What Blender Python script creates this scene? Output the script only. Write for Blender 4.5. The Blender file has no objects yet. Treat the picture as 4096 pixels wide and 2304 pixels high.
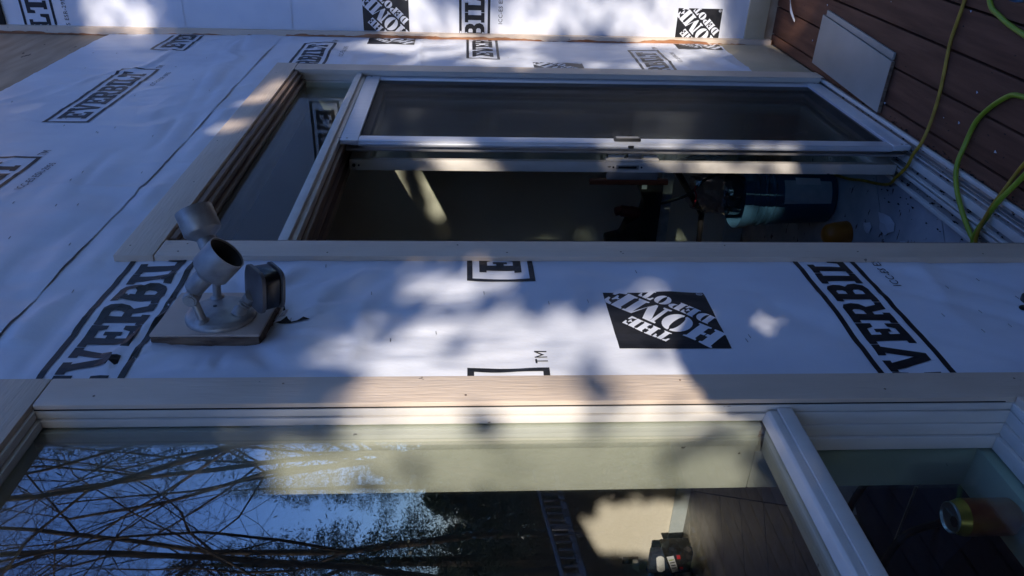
import bpy, bmesh, math, random
import numpy as np
from mathutils import Vector, Matrix
from mathutils.geometry import tessellate_polygon

R = math.radians
scene = bpy.context.scene
COL = scene.collection
random.seed(7)
rng = np.random.default_rng(11)

# ------------------------------------------------------------------ camera
# world: X runs along the main wall, +Y goes into the house, wall face at y = 0, deck top at z = 0
YAW, PITCH, FPX = R(29.9), R(-3.42), 3100.0
fwd = Vector((math.cos(YAW) * math.cos(PITCH), math.sin(YAW) * math.cos(PITCH), math.sin(PITCH)))
rgt = Vector((math.sin(YAW), -math.cos(YAW), 0.0))
upv = rgt.cross(fwd)
cam = bpy.data.cameras.new('camera')
cam.sensor_width = 36.0
cam.lens = 36.0 * FPX / 4096.0
cam.clip_start = 0.02
cam.clip_end = 600.0
camo = bpy.data.objects.new('camera', cam)
COL.objects.link(camo)
# phone held sideways: picture right is down in the world, picture top is the scene's right
M = Matrix((( -upv.x, rgt.x, -fwd.x), (-upv.y, rgt.y, -fwd.y), (-upv.z, rgt.z, -fwd.z)))
camo.matrix_world = Matrix.Translation((0.0, -0.885, 1.60)) @ M.to_4x4()
scene.camera = camo

# ------------------------------------------------------------------ light
AZ, EL = R(38.0), R(16.0)          # low winter sun, 38 degrees off the wall
world = bpy.data.worlds.new('World')
scene.world = world
world.use_nodes = True
wn = world.node_tree
bg = wn.nodes['Background']
sky = wn.nodes.new('ShaderNodeTexSky')
sky.sky_type = 'NISHITA'
sky.sun_disc = False
sky.sun_elevation = EL
sky.sun_rotation = math.atan2(-math.cos(AZ), -math.sin(AZ)) % (2 * math.pi)
sky.air_density = 1.0
sky.dust_density = 0.1
sky.ozone_density = 4.0
tint = wn.nodes.new('ShaderNodeMixRGB'); tint.blend_type = 'MULTIPLY'; tint.inputs[0].default_value = 1.0
tint.inputs[2].default_value = (0.90, 0.97, 1.38, 1)          # daylight white balance: open shade reads blue
wn.links.new(sky.outputs[0], tint.inputs[1]); wn.links.new(tint.outputs[0], bg.inputs[0])
bg.inputs[1].default_value = 0.15
sun = bpy.data.lights.new('sun', 'SUN')
sun.energy = 3.0
sun.angle = R(0.55)
sun.color = (1.0, 0.90, 0.79)
suno = bpy.data.objects.new('sun', sun)
COL.objects.link(suno)
sdir = Vector((math.cos(AZ) * math.cos(EL), math.sin(AZ) * math.cos(EL), -math.sin(EL)))
suno.rotation_euler = sdir.to_track_quat('-Z', 'Y').to_euler()
suno.location = (-8, -3, 8)
vs = scene.view_settings
vs.view_transform = 'Standard'
vs.look = 'None'
vs.exposure = 0.95
vs.gamma = 1.0
scene.cycles.max_bounces = 10
scene.cycles.transparent_max_bounces = 24
scene.cycles.use_denoising = True

# ------------------------------------------------------------------ noise
def _h(ix, iy, seed):
    n = (ix.astype(np.int64) * 374761393 + iy.astype(np.int64) * 668265263 + seed * 144269) & 0x7fffffff
    n = ((n ^ (n >> 13)) * 1274126177) & 0x7fffffff
    return ((n ^ (n >> 16)) & 0xffff) / 65535.0
def vnoise(x, y, seed=0):
    x = np.asarray(x, float); y = np.asarray(y, float)
    ix, iy = np.floor(x), np.floor(y)
    fx, fy = x - ix, y - iy
    fx = fx * fx * fx * (fx * (fx * 6 - 15) + 10); fy = fy * fy * fy * (fy * (fy * 6 - 15) + 10)
    a, b = _h(ix, iy, seed), _h(ix + 1, iy, seed)
    c, d = _h(ix, iy + 1, seed), _h(ix + 1, iy + 1, seed)
    return (a * (1 - fx) + b * fx) * (1 - fy) + (c * (1 - fx) + d * fx) * fy - 0.5
def fbm(x, y, seed=0, o=3):
    s = 0; a = 1.0
    for i in range(o):
        s = s + a * vnoise(x, y, seed + i * 17); x = x * 2.03; y = y * 2.03; a *= 0.5
    return s

# ------------------------------------------------------------------ materials
MATS = {}
def nodes(name):
    m = bpy.data.materials.new(name); m.use_nodes = True
    MATS[name] = m
    return m, m.node_tree, m.node_tree.nodes['Principled BSDF']
def mat(name, c1, c2=None, rough=0.5, metal=0.0, spec=0.5, scale=8.0, stretch=(1, 1, 1), bump=0.0, bscale=None,
        bstretch=None, detail=6.0, lo=0.35, hi=0.65, spots=None, rvar=0.0):
    m, nt, p = nodes(name)
    p.inputs['Roughness'].default_value = rough
    p.inputs['Metallic'].default_value = metal
    p.inputs['Specular IOR Level'].default_value = spec
    tc = nt.nodes.new('ShaderNodeTexCoord')
    mp = nt.nodes.new('ShaderNodeMapping'); mp.inputs['Scale'].default_value = stretch
    nt.links.new(tc.outputs['Object'], mp.inputs[0])
    no = nt.nodes.new('ShaderNodeTexNoise'); no.inputs['Scale'].default_value = scale; no.inputs['Detail'].default_value = detail
    nt.links.new(mp.outputs[0], no.inputs['Vector'])
    rp = nt.nodes.new('ShaderNodeValToRGB')
    rp.color_ramp.elements[0].position = lo; rp.color_ramp.elements[1].position = hi
    rp.color_ramp.elements[0].color = (*c1, 1)
    rp.color_ramp.elements[1].color = (*(c2 or c1), 1)
    nt.links.new(no.outputs['Fac'], rp.inputs[0])
    out = rp.outputs[0]
    if spots:                         # (colour, scale, stretch, threshold)
        sc_, st_, sp_, th_ = spots
        mp2 = nt.nodes.new('ShaderNodeMapping'); mp2.inputs['Scale'].default_value = st_
        nt.links.new(tc.outputs['Object'], mp2.inputs[0])
        vo = nt.nodes.new('ShaderNodeTexNoise'); vo.inputs['Scale'].default_value = sp_; vo.inputs['Detail'].default_value = 3
        nt.links.new(mp2.outputs[0], vo.inputs['Vector'])
        r2 = nt.nodes.new('ShaderNodeValToRGB')
        r2.color_ramp.elements[0].position = th_; r2.color_ramp.elements[1].position = th_ + 0.03
        nt.links.new(vo.outputs['Fac'], r2.inputs[0])
        mx = nt.nodes.new('ShaderNodeMixRGB'); mx.inputs[2].default_value = (*sc_, 1)
        nt.links.new(r2.outputs[0], mx.inputs[0]); nt.links.new(out, mx.inputs[1])
        out = mx.outputs[0]
    nt.links.new(out, p.inputs['Base Color'])
    if rvar:
        ma = nt.nodes.new('ShaderNodeMath'); ma.operation = 'MULTIPLY_ADD'
        ma.inputs[1].default_value = rvar; ma.inputs[2].default_value = rough - rvar / 2
        nt.links.new(no.outputs['Fac'], ma.inputs[0]); nt.links.new(ma.outputs[0], p.inputs['Roughness'])
    if bump:
        mp3 = nt.nodes.new('ShaderNodeMapping'); mp3.inputs['Scale'].default_value = bstretch or stretch
        nt.links.new(tc.outputs['Object'], mp3.inputs[0])
        nb = nt.nodes.new('ShaderNodeTexNoise'); nb.inputs['Scale'].default_value = bscale or scale * 4; nb.inputs['Detail'].default_value = 5
        nt.links.new(mp3.outputs[0], nb.inputs['Vector'])
        bu = nt.nodes.new('ShaderNodeBump'); bu.inputs['Strength'].default_value = bump; bu.inputs['Distance'].default_value = 0.003
        nt.links.new(nb.outputs['Fac'], bu.inputs['Height']); nt.links.new(bu.outputs[0], p.inputs['Normal'])
    return m

def glassmat(name, f0=0.07, tint=(0.92, 0.97, 0.95), gl=(1, 1, 1), k=1.0):
    m, nt, p = nodes(name)
    nt.nodes.remove(p)
    lw = nt.nodes.new('ShaderNodeLayerWeight'); lw.inputs['Blend'].default_value = 0.5
    pw = nt.nodes.new('ShaderNodeMath'); pw.operation = 'POWER'; pw.inputs[1].default_value = 5.0
    nt.links.new(lw.outputs['Facing'], pw.inputs[0])
    ma = nt.nodes.new('ShaderNodeMath'); ma.operation = 'MULTIPLY_ADD'
    ma.inputs[1].default_value = (1 - f0) * k; ma.inputs[2].default_value = f0
    nt.links.new(pw.outputs[0], ma.inputs[0])
    tr = nt.nodes.new('ShaderNodeBsdfTransparent'); tr.inputs[0].default_value = (*tint, 1)
    go = nt.nodes.new('ShaderNodeBsdfGlossy'); go.inputs['Roughness'].default_value = 0.0; go.inputs['Color'].default_value = (*gl, 1)
    tc = nt.nodes.new('ShaderNodeTexCoord'); nz_ = nt.nodes.new('ShaderNodeTexNoise'); nz_.inputs['Scale'].default_value = 5.0; nz_.inputs['Detail'].default_value = 1.0
    nt.links.new(tc.outputs['Object'], nz_.inputs['Vector'])
    bu = nt.nodes.new('ShaderNodeBump'); bu.inputs['Strength'].default_value = 0.06; bu.inputs['Distance'].default_value = 0.004
    nt.links.new(nz_.outputs['Fac'], bu.inputs['Height']); nt.links.new(bu.outputs[0], go.inputs['Normal'])
    mx = nt.nodes.new('ShaderNodeMixShader')
    nt.links.new(ma.outputs[0], mx.inputs[0]); nt.links.new(tr.outputs[0], mx.inputs[1]); nt.links.new(go.outputs[0], mx.inputs[2])
    nt.links.new(mx.outputs[0], nt.nodes['Material Output'].inputs[0])
    return m

WRAP = mat('house_wrap', (0.66, 0.695, 0.765), (0.745, 0.77, 0.825), rough=0.42, spec=0.45, scale=5, bump=0.12, bscale=160, bstretch=(1, 1, 0.5), rvar=0.15)
INK = mat('print_ink', (0.010, 0.011, 0.014), (0.022, 0.022, 0.026), rough=0.42, spec=0.4, scale=30, bump=0.1, bscale=160)
TRIM = mat('taupe_paint', (0.62, 0.50, 0.385), (0.68, 0.56, 0.44), rough=0.5, scale=5, stretch=(3, 3, 1), bump=0.55, bscale=60, bstretch=(3, 3, 0.28),
           spots=((0.20, 0.16, 0.13), (1, 1, 1), 34, 0.745))
TRIMH = mat('taupe_paint_horizontal', (0.62, 0.50, 0.385), (0.68, 0.56, 0.44), rough=0.5, scale=5, stretch=(1, 3, 3), bump=0.55, bscale=60, bstretch=(0.28, 3, 3),
            spots=((0.20, 0.16, 0.13), (1, 1, 1), 34, 0.745))
VINYL = mat('off_white_frame', (0.64, 0.605, 0.54), (0.71, 0.675, 0.61), rough=0.42, scale=7, stretch=(3, 3, 1), bump=0.08, bscale=60,
            spots=((0.16, 0.13, 0.10), (1, 1, 0.4), 42, 0.73), rvar=0.2)
BROWN = mat('weathered_brown_wood', (0.19, 0.13, 0.09), (0.31, 0.22, 0.16), rough=0.6, scale=9, stretch=(0.35, 4, 4), bump=0.3, bscale=40)
JAMB = mat('pale_green_paint', (0.50, 0.52, 0.42), (0.57, 0.585, 0.49), rough=0.5, scale=6, bump=0.35, bscale=70, bstretch=(1, 1, 0.8),
           spots=((0.12, 0.12, 0.09), (1, 1, 1), 30, 0.73))
ALU = mat('white_aluminium', (0.66, 0.69, 0.74), (0.74, 0.76, 0.80), rough=0.34, metal=0.35, scale=20, stretch=(6, 6, 0.4), rvar=0.15)
ALUD = mat('grey_aluminium', (0.30, 0.30, 0.30), (0.42, 0.41, 0.40), rough=0.4, metal=0.6, scale=14, rvar=0.2)
LAMPM = mat('brushed_nickel', (0.27, 0.26, 0.25), (0.40, 0.39, 0.37), rough=0.43, metal=0.55, scale=30, bump=0.05, bscale=220, rvar=0.25)
LAMPS = mat('grey_sensor_plastic', (0.075, 0.075, 0.08), (0.115, 0.11, 0.11), rough=0.4, scale=20, rvar=0.2)
LAMPD = mat('lamp_dark_inside', (0.03, 0.028, 0.026), (0.06, 0.05, 0.045), rough=0.6, scale=20)
BLACK = mat('black_plastic', (0.010, 0.010, 0.011), (0.02, 0.02, 0.02), rough=0.4, scale=20)
LENS = mat('sensor_lens', (0.004, 0.004, 0.005), (0.01, 0.01, 0.012), rough=0.25, scale=20)
DECK = mat('stained_deck_wood', (0.118, 0.049, 0.028), (0.19, 0.084, 0.048), rough=0.72, spec=0.25, scale=6, stretch=(0.5, 5, 5), bump=0.45, bscale=60, bstretch=(0.3, 4, 4),
           spots=((0.025, 0.016, 0.014), (0.55, 1.3, 1), 75, 0.70))
DARK = mat('dark_void', (0.012, 0.010, 0.009), rough=0.9)
PLY = mat('plywood', (0.34, 0.25, 0.16), (0.47, 0.36, 0.25), rough=0.75, scale=4, stretch=(0.6, 3, 5), bump=0.3, bscale=50, bstretch=(0.4, 3, 5),
          spots=((0.10, 0.07, 0.045), (1.2, 1, 3.2), 8, 0.70))
SKIRT = mat('tan_board', (0.47, 0.40, 0.26), (0.58, 0.50, 0.35), rough=0.6, scale=5, bump=0.2, bscale=60, spots=((0.2, 0.15, 0.1), (1, 1, 1), 20, 0.74))
RAW = mat('raw_cedar', (0.30, 0.12, 0.05), (0.52, 0.25, 0.12), rough=0.7, scale=14, stretch=(3, 3, 0.5), bump=0.5, bscale=60, bstretch=(3, 3, 0.3))
BLOCK = mat('mount_block_paint', (0.50, 0.39, 0.31), (0.57, 0.45, 0.36), rough=0.5, scale=9, bump=0.2, bscale=50, spots=((0.08, 0.06, 0.05), (1, 1, 1), 24, 0.72))
ROT = mat('split_wood_edge', (0.09, 0.055, 0.04), (0.26, 0.18, 0.12), rough=0.85, scale=22, stretch=(3, 3, 0.6), bump=0.8, bscale=40, bstretch=(3, 3, 0.4))
OFFCUT = mat('white_primed_board', (0.34, 0.315, 0.265), (0.43, 0.40, 0.345), rough=0.5, scale=3, bump=0.12, bscale=70, bstretch=(0.5, 3, 3))
YCORD = mat('ochre_cord', (0.34, 0.20, 0.012), (0.50, 0.32, 0.03), rough=0.5, scale=30)
GCORD = mat('lime_cord', (0.22, 0.31, 0.018), (0.32, 0.40, 0.03), rough=0.42, scale=12)
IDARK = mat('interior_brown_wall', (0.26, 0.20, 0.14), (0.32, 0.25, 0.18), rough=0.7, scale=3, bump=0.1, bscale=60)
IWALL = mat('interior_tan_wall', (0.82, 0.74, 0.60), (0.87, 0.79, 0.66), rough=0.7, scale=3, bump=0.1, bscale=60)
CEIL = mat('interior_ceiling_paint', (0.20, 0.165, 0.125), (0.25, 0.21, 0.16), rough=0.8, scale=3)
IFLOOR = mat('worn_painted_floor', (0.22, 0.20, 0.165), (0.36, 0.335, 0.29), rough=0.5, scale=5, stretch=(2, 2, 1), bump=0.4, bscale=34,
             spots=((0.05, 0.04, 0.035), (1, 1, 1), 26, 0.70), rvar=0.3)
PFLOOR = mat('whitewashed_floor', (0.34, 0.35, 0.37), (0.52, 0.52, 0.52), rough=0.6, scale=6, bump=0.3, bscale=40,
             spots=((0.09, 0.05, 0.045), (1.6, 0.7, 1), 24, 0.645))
PAPER = mat('white_paper', (0.60, 0.61, 0.64), (0.70, 0.70, 0.72), rough=0.8, scale=8)
BASEB = mat('pale_baseboard', (0.50, 0.55, 0.56), (0.58, 0.62, 0.62), rough=0.5, scale=6)
BLUE = mat('blue_plastic', (0.022, 0.07, 0.115), (0.033, 0.09, 0.145), rough=0.38, scale=8)
LABEL = mat('sticker', (0.40, 0.45, 0.48), (0.50, 0.54, 0.56), rough=0.5, scale=20)
ORANGE = mat('orange_plastic', (0.38, 0.115, 0.008), (0.48, 0.16, 0.015), rough=0.45, scale=10)
REDWOOD = mat('red_brown_varnish', (0.13, 0.030, 0.013), (0.20, 0.055, 0.022), rough=0.35, scale=10, stretch=(4, 4, 0.5))
GALV = mat('galvanised_steel', (0.38, 0.40, 0.41), (0.55, 0.57, 0.58), rough=0.42, metal=0.7, scale=24, bump=0.2, bscale=30)
NAVY = mat('navy_canvas', (0.014, 0.022, 0.045), (0.022, 0.034, 0.06), rough=0.85, scale=20, bump=0.3, bscale=200)
CANR = mat('can_print', (0.26, 0.035, 0.012), (0.38, 0.15, 0.015), rough=0.3, metal=0.4, scale=14, stretch=(1, 1, 0.6))
CANY = mat('can_yellow', (0.36, 0.24, 0.03), (0.42, 0.30, 0.05), rough=0.3, metal=0.4, scale=14)
CANTOP = mat('can_lid', (0.55, 0.56, 0.58), rough=0.3, metal=0.9)
REDP = mat('red_plastic', (0.42, 0.02, 0.025), rough=0.4)
WHITEP = mat('white_plastic', (0.75, 0.75, 0.74), rough=0.35)
BCLOTH = mat('blue_cloth', (0.03, 0.11, 0.32), (0.05, 0.17, 0.42), rough=0.9, scale=14)
BARK = mat('bark', (0.022, 0.017, 0.013), (0.085, 0.055, 0.03), rough=0.9, scale=3, stretch=(3, 3, 0.7), bump=0.6, bscale=14)
TWIG = mat('twig_bark', (0.02, 0.015, 0.012), (0.06, 0.04, 0.025), rough=0.9, scale=2)
LEAF = mat('evergreen_leaf', (0.018, 0.045, 0.016), (0.05, 0.095, 0.03), rough=0.55, scale=1.5)
NEEDLE = mat('conifer_needle', (0.010, 0.028, 0.018), (0.025, 0.055, 0.03), rough=0.7, scale=1.5)
IVY = mat('ivy_leaf', (0.014, 0.032, 0.012), (0.04, 0.07, 0.025), rough=0.4, scale=2)
DEAD = mat('dead_leaves', (0.10, 0.065, 0.035), (0.26, 0.18, 0.09), rough=0.9, scale=2)
GROUND = mat('forest_floor', (0.016, 0.013, 0.009), (0.05, 0.038, 0.024), rough=0.95, scale=1.2, bump=0.6, bscale=9)
GREYW = mat('grey_painted_metal', (0.10, 0.10, 0.115), (0.15, 0.145, 0.16), rough=0.5, scale=4)
GLASS = glassmat('window_glass', 0.15, (0.975, 0.985, 0.975), (0.90, 0.95, 1.0))
GLASSD = glassmat('door_glass', 0.05, (0.86, 0.92, 0.89), k=0.55)
FILMM = glassmat('clear_film', 0.16, (0.80, 0.72, 0.74))
# insect mesh: far too fine to build thread by thread
m, nt, p = nodes('insect_mesh')
p.inputs['Base Color'].default_value = (0.014, 0.013, 0.012, 1); p.inputs['Roughness'].default_value = 0.6
tr = nt.nodes.new('ShaderNodeBsdfTransparent'); mx = nt.nodes.new('ShaderNodeMixShader'); mx.inputs[0].default_value = 0.42
nt.links.new(tr.outputs[0], mx.inputs[1]); nt.links.new(p.outputs[0], mx.inputs[2])
nt.links.new(mx.outputs[0], nt.nodes['Material Output'].inputs[0])
MESHM = m

# ------------------------------------------------------------------ builders
ORG = {}
def org(o):
    return ORG.get(o.name, Vector((0, 0, 0))) if o else Vector((0, 0, 0))
def link(o, parent=None):
    COL.objects.link(o)
    if parent:
        o.parent = parent
        ORG[o.name] = org(parent)
    return o
def tag(o, label=None, cat=None, group=None, kind=None):
    if label: o['label'] = label
    if cat: o['category'] = cat
    if group: o['group'] = group
    if kind: o['kind'] = kind
    return o
def thing(name, loc, label, cat, group=None):
    o = bpy.data.objects.new(name, None)
    COL.objects.link(o)
    o.location = loc; o.empty_display_size = 0.05
    ORG[o.name] = Vector(loc)
    return tag(o, label, cat, group)
def np_mesh(name, V, F, material, parent=None, smooth=False):
    """V (n,3) array, F list of faces or (m,k) array"""
    V = np.asarray(V, float) - np.array(org(parent))
    me = bpy.data.meshes.new(name)
    if isinstance(F, np.ndarray):
        k = F.shape[1]
        me.vertices.add(len(V)); me.vertices.foreach_set('co', V.ravel())
        me.loops.add(F.size); me.loops.foreach_set('vertex_index', F.ravel().astype(np.int32))
        me.polygons.add(len(F)); me.polygons.foreach_set('loop_start', np.arange(0, F.size, k, dtype=np.int32))
        me.polygons.foreach_set('loop_total', np.full(len(F), k, dtype=np.int32))
        me.update(calc_edges=True)
    else:
        me.from_pydata([tuple(v) for v in V], [], F); me.update()
    if smooth:
        me.polygons.foreach_set('use_smooth', np.ones(len(me.polygons), bool))
    me.materials.append(material)
    o = bpy.data.objects.new(name, me)
    return link(o, parent)

class MB:
    def __init__(s): s.v = []; s.f = []
    def add(s, V, F):
        n = len(s.v); s.v += [tuple(p) for p in V]; s.f += [[i + n for i in f] for f in F]; return s
    def box(s, x0, x1, y0, y1, z0, z1):
        return s.add([(x0, y0, z0), (x1, y0, z0), (x1, y1, z0), (x0, y1, z0), (x0, y0, z1), (x1, y0, z1), (x1, y1, z1), (x0, y1, z1)],
                     [(0, 3, 2, 1), (4, 5, 6, 7), (0, 1, 5, 4), (1, 2, 6, 5), (2, 3, 7, 6), (3, 0, 4, 7)])
    def prism(s, poly, axis, a, b):
        """poly: list of 2D points extruded along axis from a to b (axis x: pts are (y,z); y: (x,z); z: (x,y))"""
        def P(p, t):
            return {'x': (t, p[0], p[1]), 'y': (p[0], t, p[1]), 'z': (p[0], p[1], t)}[axis]
        n = len(poly)
        V = [P(p, a) for p in poly] + [P(p, b) for p in poly]
        F = [list(range(n))[::-1], list(range(n, 2 * n))] + [[i, (i + 1) % n, n + (i + 1) % n, n + i] for i in range(n)]
        return s.add(V, F)
    def revolve(s, origin, axis, prof, n=24, caps=(True, True)):
        """prof: list of (t along axis, radius)"""
        a = Vector(axis).normalized(); b = a.orthogonal().normalized(); c = a.cross(b); o = Vector(origin)
        V = []; F = []
        for t, r in prof:
            for k in range(n):
                th = 2 * math.pi * k / n
                V.append(o + a * t + (b * math.cos(th) + c * math.sin(th)) * r)
        for i in range(len(prof) - 1):
            for k in range(n):
                F.append([i * n + k, i * n + (k + 1) % n, (i + 1) * n + (k + 1) % n, (i + 1) * n + k])
        if caps[0]: F.append(list(range(n))[::-1])
        if caps[1]: F.append(list(range((len(prof) - 1) * n, len(prof) * n)))
        return s.add(V, F)
    def tube(s, path, r, n=8, closed_ends=True):
        P = [Vector(p) for p in path]; V = []; F = []
        ref = None
        for i, p in enumerate(P):
            t = (P[min(i + 1, len(P) - 1)] - P[max(i - 1, 0)]).normalized()
            if ref is None: ref = t.orthogonal().normalized()
            b = (ref - t * ref.dot(t)).normalized(); ref = b; c = t.cross(b)
            rr = r[i] if isinstance(r, (list, tuple)) else r
            for k in range(n):
                th = 2 * math.pi * k / n; V.append(p + (b * math.cos(th) + c * math.sin(th)) * rr)
        for i in range(len(P) - 1):
            for k in range(n):
                F.append([i * n + k, i * n + (k + 1) % n, (i + 1) * n + (k + 1) % n, (i + 1) * n + k])
        if closed_ends:
            F.append(list(range(n))[::-1]); F.append(list(range((len(P) - 1) * n, len(P) * n)))
        return s.add(V, F)
    def build(s, name, material, parent=None, bevel=0.0, smooth=False, segs=2):
        o = np_mesh(name, np.array([tuple(v) for v in s.v]), s.f, material, parent, smooth)
        bm = bmesh.new(); bm.from_mesh(o.data)
        bmesh.ops.recalc_face_normals(bm, faces=bm.faces)
        if bevel:
            ed = [e for e in bm.edges if e.is_manifold and e.calc_face_angle(0) > 0.5]
            bmesh.ops.bevel(bm, geom=ed, offset=bevel, segments=segs, affect='EDGES', clamp_overlap=True, profile=0.6)
        bm.to_mesh(o.data); bm.free()
        if smooth or bevel:
            try: o.data.set_sharp_from_angle(angle=R(40))
            except Exception: pass
            o.data.polygons.foreach_set('use_smooth', np.ones(len(o.data.polygons), bool))
            try: o.data.set_sharp_from_angle(angle=R(40))
            except Exception: pass
        return o
def box(name, m_, parent, x0, x1, y0, y1, z0, z1, bevel=0.002):
    return MB().box(x0, x1, y0, y1, z0, z1).build(name, m_, parent, bevel)
def spline(pts, n=10):
    P = [Vector(p) for p in pts]; P = [P[0] * 2 - P[1]] + P + [P[-1] * 2 - P[-2]]; out = []
    for i in range(1, len(P) - 2):
        for k in range(n):
            t = k / n
            out.append(0.5 * ((2 * P[i]) + (P[i + 1] - P[i - 1]) * t + (2 * P[i - 1] - 5 * P[i] + 4 * P[i + 1] - P[i + 2]) * t * t + (3 * P[i] - P[i - 1] - 3 * P[i + 1] + P[i + 2]) * t ** 3))
    out.append(P[-2]); return out

# ------------------------------------------------------------------ house wrap relief
def wrap_main(x, z):
    """outward relief of the wrap on the main wall, metres"""
    x = np.asarray(x, float); z = np.asarray(z, float)
    h = 0.0050 + 0.0050 * fbm(x * 2.2, z * 2.2, 3) + 0.0016 * fbm(x * 11, z * 5, 5)
    # slack vertical runs and diagonal pulls
    w = fbm(x * 1.5, z * 1.2, 9)
    h = h + 0.0024 * vnoise(x * 28 + z * 3, z * 5, 13) + 0.0100 * np.abs(vnoise(x * 2.2 - z * 3.0 + w, x * 1.0 + z * .8, 15))
    h = h + 0.0040 * np.abs(vnoise(x * 17 + w * 2.5, z * 1.6, 21)) * (0.6 + vnoise(x * 2, z * 2, 23))
    h = h + 0.0060 * np.abs(vnoise((x - z * 0.8) * 9 + w * 2, (x + z) * 1.1, 31)) * np.clip(1.6 - z, 0, 1)
    # sharp creases
    for sd, ax, az_, am in ((201, 2.6, 1.3, .0095), (203, 1.2, 3.4, .0090), (205, 4.5, 2.2, .0050), (207, 0.9, 1.6, .0120)):
        c_ = vnoise(x * ax + 1.3 * w, z * az_ + 1.1 * w + x * .6, sd)
        h = h + am * np.clip(1 - np.abs(c_) * 9, 0, 1) ** 1.5 * np.clip(vnoise(x * 1.7, z * 1.7, sd + 1) + .45, 0, 1)
    # folds radiating from the lamp block
    dx, dz = x - 1.38, z - 2.08
    r = np.sqrt(dx * dx + dz * dz) + 1e-6; th = np.arctan2(dz, dx)
    h = h + 0.0110 * np.exp(-((r - 0.17) / 0.22) ** 2) * np.abs(vnoise(th * 5.5 + 7, r * 1.5, 41)) * 2 * (r > 0.05)
    h = h + 0.0060 * np.exp(-((z - 1.75) / 0.35) ** 2) * np.abs(vnoise(x * 26 + (z - 1.7) * 5, z * 1.0, 43)) * np.exp(-((x - 1.3) / 0.3) ** 2) * 2
    h = .0025 + (h - .0025) * np.clip((r - .09) / .08, 0, 1)
    # puckers above the door head
    h = h + 0.020 * np.exp(-((z - 2.466) / 0.030) ** 2) * np.clip(vnoise(x * 8 + z * 6, z * 2, 51) + 0.28, 0, 1) * (x > 1.3)
    # held down along the trim
    e = np.minimum.reduce([np.where(z < 2.47, np.abs(x - 1.175), 9.0), np.where(z < 2.45, np.abs(x - 1.645), 9.0), np.where(z < 2.45, np.abs(x - 3.47), 9.0),
                           np.where(x < 3.5, np.abs(z - 2.42), 9.0), np.abs(x - 4.06)])
    cap = .0095 + .22 * np.clip(e - .005, 0, .10)
    h = np.where(h > cap, cap + .15 * (h - cap), h)
    return np.clip(h, 0.0008, 0.022)
def wrap_up(x, z):
    z = np.asarray(z, float); x = np.asarray(x, float)
    h = wrap_main(x, z) + 0.0008 + 0.0014 * np.exp(-((z - 2.54) / 0.02) ** 2) * np.clip(vnoise(x * 6, z * 0 + 1, 61) + 0.3, 0, 1)
    h = h + 0.0110 * np.abs(vnoise(x * 3 + z * 2, z * 14 - x * 1.5, 63)) * np.exp(-((z - 2.64) / 0.14) ** 2) * 2
    return h
def wrap_side(y, z):
    h = 0.0030 + 0.0012 * vnoise(y * 6, z * 28, 70) + 0.0026 * fbm(y * 3, z * 2.2, 71) + 0.0022 * np.abs(vnoise(y * 22 + fbm(y * 2, z * 2, 72) * 2, z * 2.2, 73)) + 0.001 * np.abs(vnoise(y * 3, z * 17, 75))
    return np.clip(h, 0.0006, 0.02)

def sheet(name, u0, u1, z0, z1, step, hf, place, parent, holes=(), edge=None):
    nu = int(round((u1 - u0) / step)) + 1; nz = int(round((z1 - z0) / step)) + 1
    U, Zz = np.meshgrid(np.linspace(u0, u1, nu), np.linspace(z0, z1, nz), indexing='ij')
    if edge is not None: U, Zz = edge(U, Zz, u0, u1, z0, z1)
    H = hf(U, Zz)
    V = place(U.ravel(), Zz.ravel(), H.ravel())
    idx = np.arange(nu * nz).reshape(nu, nz)
    a, b, c, d = idx[:-1, :-1].ravel(), idx[1:, :-1].ravel(), idx[1:, 1:].ravel(), idx[:-1, 1:].ravel()
    F = np.stack([a, b, c, d], 1)
    cu = (U.ravel()[a] + U.ravel()[c]) / 2; cz = (Zz.ravel()[a] + Zz.ravel()[c]) / 2
    keep = np.ones(len(F), bool)
    for (p0, p1, q0, q1) in holes: keep &= ~((cu > p0) & (cu < p1) & (cz > q0) & (cz < q1))
    return np_mesh(name, V, F[keep], WRAP, parent, True)
place_main = lambda u, z, h: np.stack([u, -h, z], 1)
XS = 4.10
place_side = lambda u, z, h: np.stack([XS - h, u, z], 1)

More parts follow.
